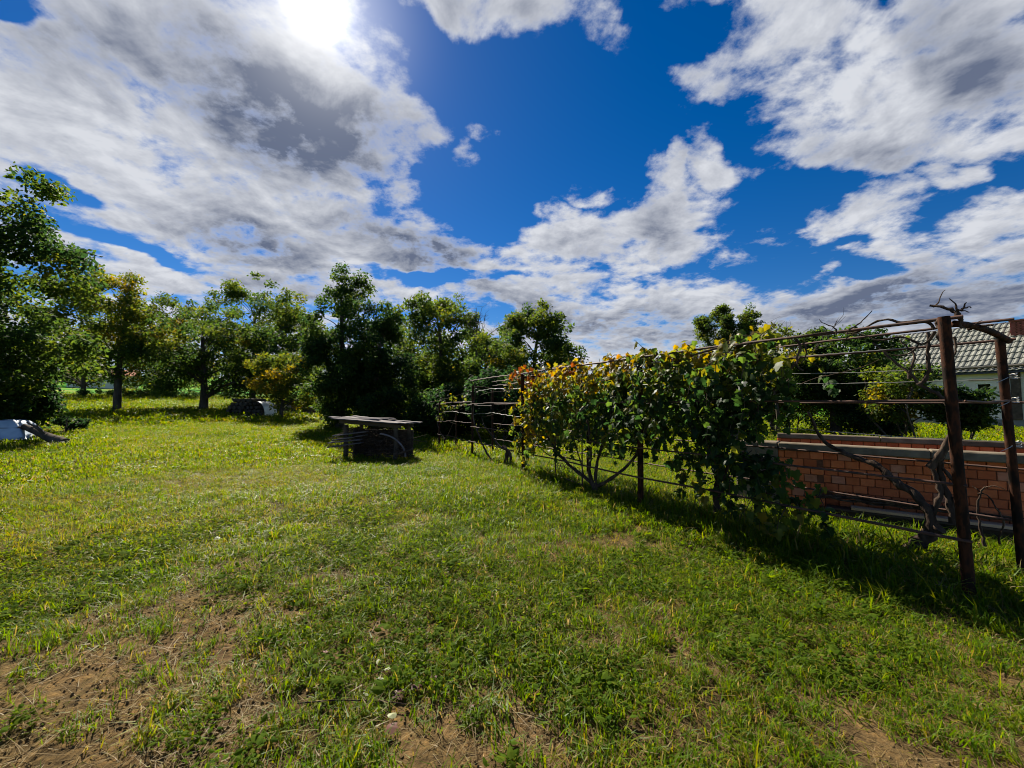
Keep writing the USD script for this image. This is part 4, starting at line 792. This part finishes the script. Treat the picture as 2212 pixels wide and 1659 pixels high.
# ---------------------------------------------------------------- things at the left edge
x = ppos(5, 13.5); y = 13.5
sh_ = thing('pale_sheet', 'pale blue-grey sheet heaped over something at the left edge of the lawn', 'sheet', (x, y, float(H(x, y))), 20)
g = np.stack(np.meshgrid(np.linspace(-1, 1, 34), np.linspace(-1, 1, 34), indexing='ij'), -1).reshape(-1, 2)
q = np.maximum(np.abs(g[:, 0]) ** 1.2, np.abs(g[:, 1])); z = .62 * (1 - smoothstep(.35, 1.0, q)) + .10 * (meshkit.fbm(np.column_stack([g * 3, 0 * q]), 3, 21) - .5) * (1 - q * .5)
i, j = np.meshgrid(np.arange(33), np.arange(33), indexing='ij'); a = i * 34 + j
obj('cover', (np.column_stack([g * [1.05, .7], np.maximum(z, -.02)]), np.stack([a, a + 34, a + 35, a + 1], -1).reshape(-1, 4)), M['sheet'], sh_, True)
mb = MB(); mb.box((1.5, .9, .45), mat4((0, 0, .2)), .05); obj('crate', mb, M['darkwood'], sh_)
tk = thing('fallen_log', 'dark fallen log on the ground right of the pale sheet', 'log', (ppos(110, 13), 13, float(H(ppos(110, 13), 13))))
mb = MB(); mb.tube(smooth_line([(.55, 0, .06), (.0, .1, .18), (-.6, .3, .32), (-1.4, .5, .55)], 14), np.linspace(.15, .09, 14), 9, rough=.1); obj('log', mb, M['treebark'], tk, 50)
mb = MB(); mb.tube(smooth_line([(-.3, .2, .25), (-.35, .0, .5), (-.6, -.1, .7)], 8), np.linspace(.06, .02, 8), 6, rough=.1); obj('branch', mb, M['treebark'], tk, 50)
x, y = ppos(545, 26), 26.0
wp = thing('wood_pile', 'dark heap of logs in the tree shade, left of the two dark trees', 'wood pile', (x, y, float(H(x, y))), -8)
k = 0
for r_ in range(5):
    for c in range(9 - r_):
        mb = MB(); q = rng.uniform(.10, .14); mb.tube([(-1.35 + (c + r_ * .5) * .29, -.5 + rng.uniform(-.08, .08), .12 + r_ * .225), (-1.35 + (c + r_ * .5) * .29, .6, .12 + r_ * .225)], q, 8, rough=.1); obj('log', mb, M['treebark'], wp)
cv = thing('white_cover', 'white curved cover bent over the right end of the dark log heap', 'cover', (x + 1.25, y - .25, float(H(x, y))), -8)
a = np.linspace(-.1, 1.65, 16); A, Bq = np.meshgrid(a, np.linspace(-.5, .55, 5), indexing='ij')
v = np.stack([-.45 + .58 * np.sin(A), Bq, .20 + .84 * np.cos(A) - .10], -1).reshape(-1, 3); i, j = np.meshgrid(np.arange(15), np.arange(4), indexing='ij'); b = i * 5 + j
f = np.stack([b, b + 1, b + 6, b + 5], -1).reshape(-1, 4); f3 = np.vstack([f[:, [0, 1, 2]], f[:, [0, 2, 3]]])
v2 = v + np.stack([-.02 * np.sin(A), 0 * A, -.02 * np.cos(A)], -1).reshape(-1, 3)
obj('panel', (np.vstack([v, v2]), np.vstack([f3, f3[:, ::-1] + len(v)])), M['white'], cv, True)
x, y = ppos(640, 30), 30.0
tb = thing('timber_pile', 'low dark pile of beams with a sunlit top, right of the white cover', 'timber pile', (x, y, float(H(x, y))), -5)
for r_ in range(3):
    for c in range(4): mb = MB(); mb.box((2.6 + rng.uniform(-.3, .3), .22, .2), mat4((rng.uniform(-.1, .1), -.36 + c * .24, .1 + r_ * .21), rz=rng.uniform(-1, 1)), .02); obj('beam', mb, M['darkwood'] if r_ < 2 else M['palewood'], tb)
x, y = ppos(225, 62), 62.0
fh = thing('far_shed', 'far pale low shed beyond the orchard, seen under the leaves on the left', 'shed', (x, y, float(H(x, y))), 30)
mb = MB(); mb.box((7.0, 4, 2.0), mat4((0, 0, .8)), .03); obj('wall', mb, M['plaster'], fh)
mb = MB()
for sgn in (-1, 1): mb.box((7.6, 2.7, .12), mat4((0, sgn * 1.16, 2.28), rx=-sgn * 24), .02)
obj('roof', mb, M['brick_pale'], fh)
for xx in (-2, 1.6): mb = MB(); mb.box((.9, .08, .8), mat4((xx, -2.02, 1.0)), .01); obj('window', mb, M['void'], fh)

# ---------------------------------------------------------------- grass, weeds and straw
def proto(path, v, f, t, mat):
    m = usdkit.mesh(stage, path, (v, f), mat)
    UsdGeom.PrimvarsAPI(m).CreatePrimvar('tint', Sdf.ValueTypeNames.FloatArray, 'vertex').Set(Vt.FloatArray.FromNumpy(t.astype(np.float32)))
def blades(n, r, h, w, lean, tint, spread, flat=0.0):
    """n bent blades, two joints each"""
    a = rng.uniform(0, 2 * np.pi, n); q = r * np.sqrt(rng.random(n)); b = np.stack([q * np.cos(a), q * np.sin(a), np.full(n, -.006)], 1)
    g = rng.uniform(0, 2 * np.pi, n); d = np.stack([np.cos(g), np.sin(g), 0 * g], 1); s = np.stack([-np.sin(g), np.cos(g), 0 * g], 1)
    hh = rng.uniform(h[0], h[1], n)[:, None]; ww = rng.uniform(w * .7, w * 1.3, n)[:, None]; le = np.abs(rng.normal(lean, lean * .5, n))[:, None]
    up = np.array([0, 0, 1.0]); zf = 1 - flat
    mid = b + up * hh * .58 * zf + d * hh * le * .35; tip = b + up * hh * np.maximum(1 - le * .35, .2) * zf + d * hh * le * 1.15 + up * .008 * flat
    V = np.stack([b - s * ww / 2, b + s * ww / 2, mid - s * ww * .42, mid + s * ww * .42, tip], 1)
    F = np.array([[0, 1, 3], [0, 3, 2], [2, 3, 4]])
    t = np.clip(np.where(rng.random(n) < .06, rng.uniform(.80, .97, n), tint + rng.normal(0, spread, n)), 0, 1)
    return V.reshape(-1, 3), (F[None] + 5 * np.arange(n)[:, None, None]).reshape(-1, 3), np.repeat(t, 5)
def rosette(n, r, size, tint, spread, h=.03):
    a = rng.uniform(0, 2 * np.pi, n); q = r * np.sqrt(rng.random(n)); P = np.stack([q * np.cos(a), q * np.sin(a), rng.uniform(.006, h, n)], 1)
    R = rot_from(rng.normal(0, .35, (n, 3)) + [0, 0, 1], rng.normal(0, 1, (n, 3))); s = rng.uniform(size * .6, size * 1.3, n)
    V = place(OV, R, s, P); t = np.clip(tint + rng.normal(0, spread, n), 0, 1)
    return V.reshape(-1, 3), (OF[None] + len(OV) * np.arange(n)[:, None, None]).reshape(-1, 3), np.repeat(t, len(OV))
def join(*parts):
    v, f, t, n = [], [], [], 0
    for a, b, c in parts: v.append(a); f.append(b + n); t.append(c); n += len(a)
    return np.vstack(v), np.vstack(f), np.concatenate(t)
SOIL = [(-1.0, 2.0, .45), (-.25, 1.95, .35), (.85, 2.35, .33), (.95, 2.05, .25), (1.25, 3.25, .22), (-2.2, 2.3, .5), (-1.6, 2.7, .35), (-2.6, 3.1, .5), (-3.6, 3.6, .6), (1.9, 2.2, .35), (2.2, 2.5, .3), (.15, 2.05, .2), (-.9, 3.4, .3), (-1.9, 4.2, .4), (-4.0, 6.5, .7), (1.6, 2.9, .2)]
def bare(P):
    """how bare the ground is, 0 to 1"""
    b = (meshkit.fbm(np.column_stack([P[:, :2] * 1.25, 0 * P[:, 0]]), 4, 31) - .455) * 2.6 + (meshkit.fbm(np.column_stack([P[:, :2] * 5.5, 0 * P[:, 0]]), 3, 35) - .49) * 2.8
    r = np.hypot(P[:, 0], P[:, 1]); b = b * smoothstep(11, 3, r) + .40 * smoothstep(2.9, 1.9, P[:, 1] + .18 * np.abs(P[:, 0])) * smoothstep(0, 1.5, P[:, 1])
    for x, y, s in SOIL: b = b + .30 * np.exp(-((P[:, 0] - x) ** 2 + ((P[:, 1] - y) * 1.15) ** 2) / (2 * (s * .62) ** 2))
    return np.clip(b, 0, 1)
FOOT = [(WF, -.6, 4.8, -.1, .5), (BF, -.7, 5.3, -.1, .35)]
def free(P):
    ok = np.ones(len(P), bool)
    for o, k0, k1, a, b in FOOT:
        d = P[:, :2] - o; k = d @ WU; q = d @ -WM; ok &= ~((k > k0) & (k < k1) & (q > a) & (q < b))
    d = P[:, :2] - row(9, 40.9)[:2]; ok &= ~((np.abs(d @ D2) < 6.9) & (d @ N2 > -.1))
    return ok
def scatter(r0, r1, density, az=57):
    n = int(density * (rad(2 * az) / 2) * (r1 ** 2 - r0 ** 2)); a = rng.uniform(-rad(az), rad(az), n); r = np.sqrt(rng.uniform(r0 ** 2, r1 ** 2, n))
    P = np.stack([r * np.sin(a), r * np.cos(a), 0 * r], 1); P = P[free(P)]; P[:, 2] = H(P[:, 0], P[:, 1]); return P
def instancer(name, label, cat, protos, groups, mat):
    """groups: (points, scales, which prototypes)"""
    pi = UsdGeom.PointInstancer.Define(stage, path_of(name, None)); tag(pi.GetPrim(), label, cat, kind='stuff')
    base = str(pi.GetPath())
    for k, (v, f, t) in enumerate(protos): proto(f'{base}/clump_{k:03d}', v, f, t, mat); pi.CreatePrototypesRel().AddTarget(f'{base}/clump_{k:03d}')
    P = np.vstack([g[0] for g in groups]); S = np.concatenate([g[1] for g in groups]); I = np.concatenate([rng.choice(g[2], len(g[0])) for g in groups])
    a = rng.uniform(0, 2 * np.pi, len(P)); tl = rng.normal(0, .09, (len(P), 2))
    q = np.stack([np.cos(a / 2), tl[:, 0], tl[:, 1], np.sin(a / 2)], 1); q /= np.linalg.norm(q, axis=1, keepdims=True)
    pi.CreatePositionsAttr(Vt.Vec3fArray.FromNumpy(P.astype(np.float32))); pi.CreateProtoIndicesAttr(Vt.IntArray.FromNumpy(I.astype(np.int32)))
    pi.CreateScalesAttr(Vt.Vec3fArray.FromNumpy(np.repeat(S[:, None], 3, 1).astype(np.float32)))
    pi.CreateOrientationsAttr(Vt.QuathArray([Gf.Quath(*map(float, w)) for w in q]))
lush = lambda P: meshkit.fbm(np.column_stack([P[:, :2] * .45, 0 * P[:, 0]]), 3, 77)
near, mid, far, away = np.vstack([scatter(1.0, 5.2, 265, 74), scatter(0, 2.6, 80, 180)]), scatter(5, 12, 120, 66), scatter(11.5, 26, 26), scatter(25.5, 62, 5)
def keep(P, k): return P[rng.random(len(P)) > bare(P) * k]
shade_row = lambda P: smoothstep(.75, .2, np.abs(P @ np.array([N2[0], N2[1], 0]) - 4.75)) * (P @ np.array([D2[0], D2[1], 0]) > -1.5)   # longer grass under the vines, where the mower does not reach
gn, gm = keep(near, .93), keep(mid, .8)
G = [blades(22, .07, (.018, .066), .0046, .9, .36, .20) for _ in range(3)] + [blades(20, .055, (.03, .10), .005, .7, .26, .16) for _ in range(3)] + [blades(18, .07, (.02, .07), .0042, 1.0, .70, .20) for _ in range(2)]
G += [blades(30, .12, (.035, .10), .0075, .7, .32, .18) for _ in range(3)] + [blades(26, .13, (.03, .08), .007, .9, .56, .18) for _ in range(2)]
G += [blades(46, .30, (.04, .11), .016, .7, .42, .15) for _ in range(3)] + [blades(60, .7, (.06, .16), .04, .7, .45, .15) for _ in range(2)]
def sc(P, a=.75, b=1.3): return rng.uniform(a, b, len(P)) * (.8 + .5 * lush(P)) * (1 + .7 * shade_row(P))
yl = lambda P: smoothstep(.3, -4.5, P[:, 0] + .15 * P[:, 1]) * .85 + (meshkit.fbm(np.column_stack([P[:, :2] * .7, 0 * P[:, 0]]), 3, 13) - .5) * 1.6 > .5    # the yellower left of the lawn
instancer('grass', 'short mown grass of the lawn', 'grass', G, [(gn, sc(gn), [0, 1, 2, 3, 4, 5, 3, 4, 6, 7]), (gm[~yl(gm)], sc(gm[~yl(gm)]), [8, 9, 10, 8, 9, 10, 11]), (gm[yl(gm)], sc(gm[yl(gm)], .65, 1.1), [11, 12, 11, 12, 8]), (far, sc(far), [13, 14, 15]), (away, sc(away), [16, 17])], M['grass'])
# taller tufts, alone and along the trellis
tn = scatter(1.6, 9, 11); tn = tn[bare(tn) < .7]; trw = np.array([row(s, t) for s, t in zip(rng.uniform(.2, 12, 900), rng.normal(4.75, .38, 900))]); trw[:, 2] = H(trw[:, 0], trw[:, 1]); trw = trw[free(trw)]
wl = np.array([[*(WF + WU * k - WM * o), 0] for k, o in zip(rng.uniform(-.6, 4.6, 220), rng.normal(-.55, .16, 220))]); wl[:, 2] = H(wl[:, 0], wl[:, 1])
wl = wl[((wl[:, :2] - WF) @ -WM) < -.42]
T = [blades(15, .05, (.09, .21), .0052, .6, .34, .12) for _ in range(4)] + [blades(10, .04, (.12, .26), .006, .75, .50, .12) for _ in range(2)]
instancer('tall_grass', 'longer grass tufts under the trellis and dotted about the lawn', 'grass', T, [(tn, rng.uniform(.55, 1.0, len(tn)), [0, 1, 2, 3, 4]), (trw, rng.uniform(.7, 1.35, len(trw)), [0, 1, 2, 3, 4, 5]), (wl, rng.uniform(.7, 1.2, len(wl)), [0, 1, 2, 3])], M['grass'])
# dry straw lying about, thickest on the bare patches
sn = scatter(1.0, 6, 260, 66); sn = sn[rng.random(len(sn)) < .16 + .7 * bare(sn)]; sm = scatter(6, 13, 8)
S_ = [blades(20, .09, (.015, .06), .0028, 1.6, .93, .07, .80) for _ in range(4)] + [blades(10, .10, (.03, .10), .0030, 1.7, .97, .06, .72) for _ in range(2)]
instancer('straw', 'dry cut straw lying on the bare brown patches', 'straw', S_, [(sn, rng.uniform(.6, 1.25, len(sn)), [0, 1, 2, 3, 4, 5]), (sm, rng.uniform(.9, 1.7, len(sm)), [0, 1, 2, 3])], M['grass'])
# crumbs and clods of bare earth
cl = scatter(1.2, 5.5, 900, 62); cl = cl[rng.random(len(cl)) < bare(cl) * 1.1 - .12]; cl[:, 2] += .001
def clod():
    m = trimesh.creation.icosphere(1, .011); v = m.vertices * rng.uniform(.6, 1.2, 3) * (1 + .5 * (meshkit.noise(m.vertices * 160, int(rng.integers(99)))[:, None] - .5)); return v, m.faces, np.zeros(len(v))
M['clod'] = rough_mat('earth_clod', [(0.3, (.08, .054, .024)), (0.7, (.16, .112, .05))], 40, .95, .4, spec=.03, vary=.3)
instancer('earth_clods', 'crumbs of dry brown earth on the bare patches', 'earth', [clod() for _ in range(5)], [(cl, rng.uniform(.2, .95, len(cl)) ** 1.5, [0, 1, 2, 3, 4])], M['clod'])
# clover and broad-leaved weeds
wn = scatter(1.0, 6.5, 400, 66); wp_ = meshkit.fbm(np.column_stack([wn[:, :2] * 1.1, 0 * wn[:, 0] + 4]), 3, 51); wn = wn[(wp_ > .44) & (bare(wn) < .9)]
wm = scatter(6.5, 14, 12)
Wd = [rosette(20, .07, .016, .45, .18, .06) for _ in range(3)] + [rosette(13, .055, .026, .38, .16, .07) for _ in range(2)] + [rosette(6, .045, .048, .3, .1, .06)] + [rosette(9, .06, .024, .80, .12, .05)]
instancer('weeds', 'clover and broad-leaved weeds growing among the grass', 'weeds', Wd, [(wn, rng.uniform(.6, 1.35, len(wn)), [0, 0, 1, 1, 2, 2, 3, 4, 3, 5, 6]), (wm, rng.uniform(.8, 1.3, len(wm)), [3, 4, 0, 1])], M['weed'])
# weeds running along the top of the bank behind the walls
bk = np.array([[*(BF + WU * k - WM * o), 0] for k, o in zip(rng.uniform(-.9, 2.4, 420), np.abs(rng.normal(.38, .28, 420)) + .3)]); bk[:, 2] = H(bk[:, 0], bk[:, 1]) + rng.uniform(0, .86, len(bk)) ** 1.0
Bk = [rosette(22, .13, .055, .62, .15, .16) for _ in range(3)] + [blades(16, .10, (.10, .26), .010, .8, .5, .1) for _ in range(2)]
instancer('bank_weeds', 'bright yellow-green weeds growing over the back wall in the sun', 'weeds', Bk, [(bk, rng.uniform(.7, 1.25, len(bk)), [0, 1, 2, 3, 4])], M['weed'])

# ---------------------------------------------------------------- single fallen leaves
def fallen(label, pt, size, tint, shape, rz, tilt=14, group=None):
    t = thing('fallen_leaf', label, 'leaf', (pt[0], pt[1], float(H(pt[0], pt[1])) + .035), rz, group)
    v, f = (LV, LF) if shape == 'vine' else (OV, OF)
    R = trimesh.transformations.euler_matrix(rad(tilt), rad(rng.uniform(-12, 12)), 0)[:3, :3]
    w = v * size * [1.15, 1, 1.6] + [0, size * .5, 0]
    obj('blade', ((R @ w.T).T, f), M['deadleaf'], t, tint=np.full(len(v), tint))
    mb = MB(); mb.tube([(R @ p) for p in ((0, size * .5, 0), (.01, size * .8, .01), (.005, size * 1.05, -.01))], .0016, 4); obj('stalk', mb, M['deadleaf'], t, tint=np.zeros(mb.n))
g = [(-0.77, 2.43, 0.00), (-0.70, 2.37, 0.00), (-0.71, 2.28, 0.00), (-0.57, 2.02, 0.00), (-0.75, 2.17, 0.00), (-0.57, 2.15, 0.00), (-0.49, 2.22, 0.00), (-0.43, 2.30, 0.00), (-0.55, 1.93, 0.00), (-0.20, 2.08, 0.00), (-3.26, 4.59, 0.00), (-3.41, 5.42, 0.00), (-1.12, 2.50, 0.00)]
for p, s, ti, sh, rz, lb in zip(g, (.045, .055, .05, .06, .035, .06, .065, .05, .05, .04, .08, .09, .04), (.90, .88, .95, .80, .82, .05, .0, .12, .14, .08, .97, .92, .4), ('oval',) * 5 + ('vine',) * 5 + ('oval', 'oval', 'vine'), (20, 200, 90, 150, 70, 40, 120, 300, 10, 230, 60, 100, 15),
        ('pale green round leaf, topmost of the pale group in the lower middle', 'broad pale green leaf right of the topmost pale one', 'round cream leaf, lowest of the pale group of three', 'pale grey-green leaf below the thin dead stalk', 'small yellow-green leaf left of the red-brown leaves',
         'crumpled red-brown vine leaf beside the dead stalk', 'darkest red-brown vine leaf in the lower middle grass', 'tan brown curled vine leaf right of the cream leaf', 'brown curled leaf in the grass near the bottom edge', 'small rust-red leaf right of the dead stalk', 'white leaf on the left lawn, nearer one', 'white leaf on the left lawn, farther one', 'tan leaf in the grass left of the pale leaf group')):
    fallen(lb, p, s, ti, sh, rz)
p = [(-1.06, 2.09, 0.00), (-0.89, 2.11, 0.00), (-0.63, 2.10, -0.00), (-0.46, 2.08, 0.00)]
d = thing('dead_stalk', 'thin dead brown stalk lying across the lower middle grass', 'stalk', (p[0][0], p[0][1], float(H(p[0][0], p[0][1])) + .04))
mb = MB(); mb.tube(smooth_line([np.array(q) - p[0] for q in p], 14, .002), np.linspace(.0035, .0018, 14), 5); obj('stem', mb, M['bark'], d)
mb = MB(); mb.tube([np.array(p[1]) - p[0], np.array(p[1]) - p[0] + [.03, .04, .03], np.array(p[1]) - p[0] + [.08, .06, .04]], [.002, .0016, .001], 4); obj('side_shoot', mb, M['bark'], d)
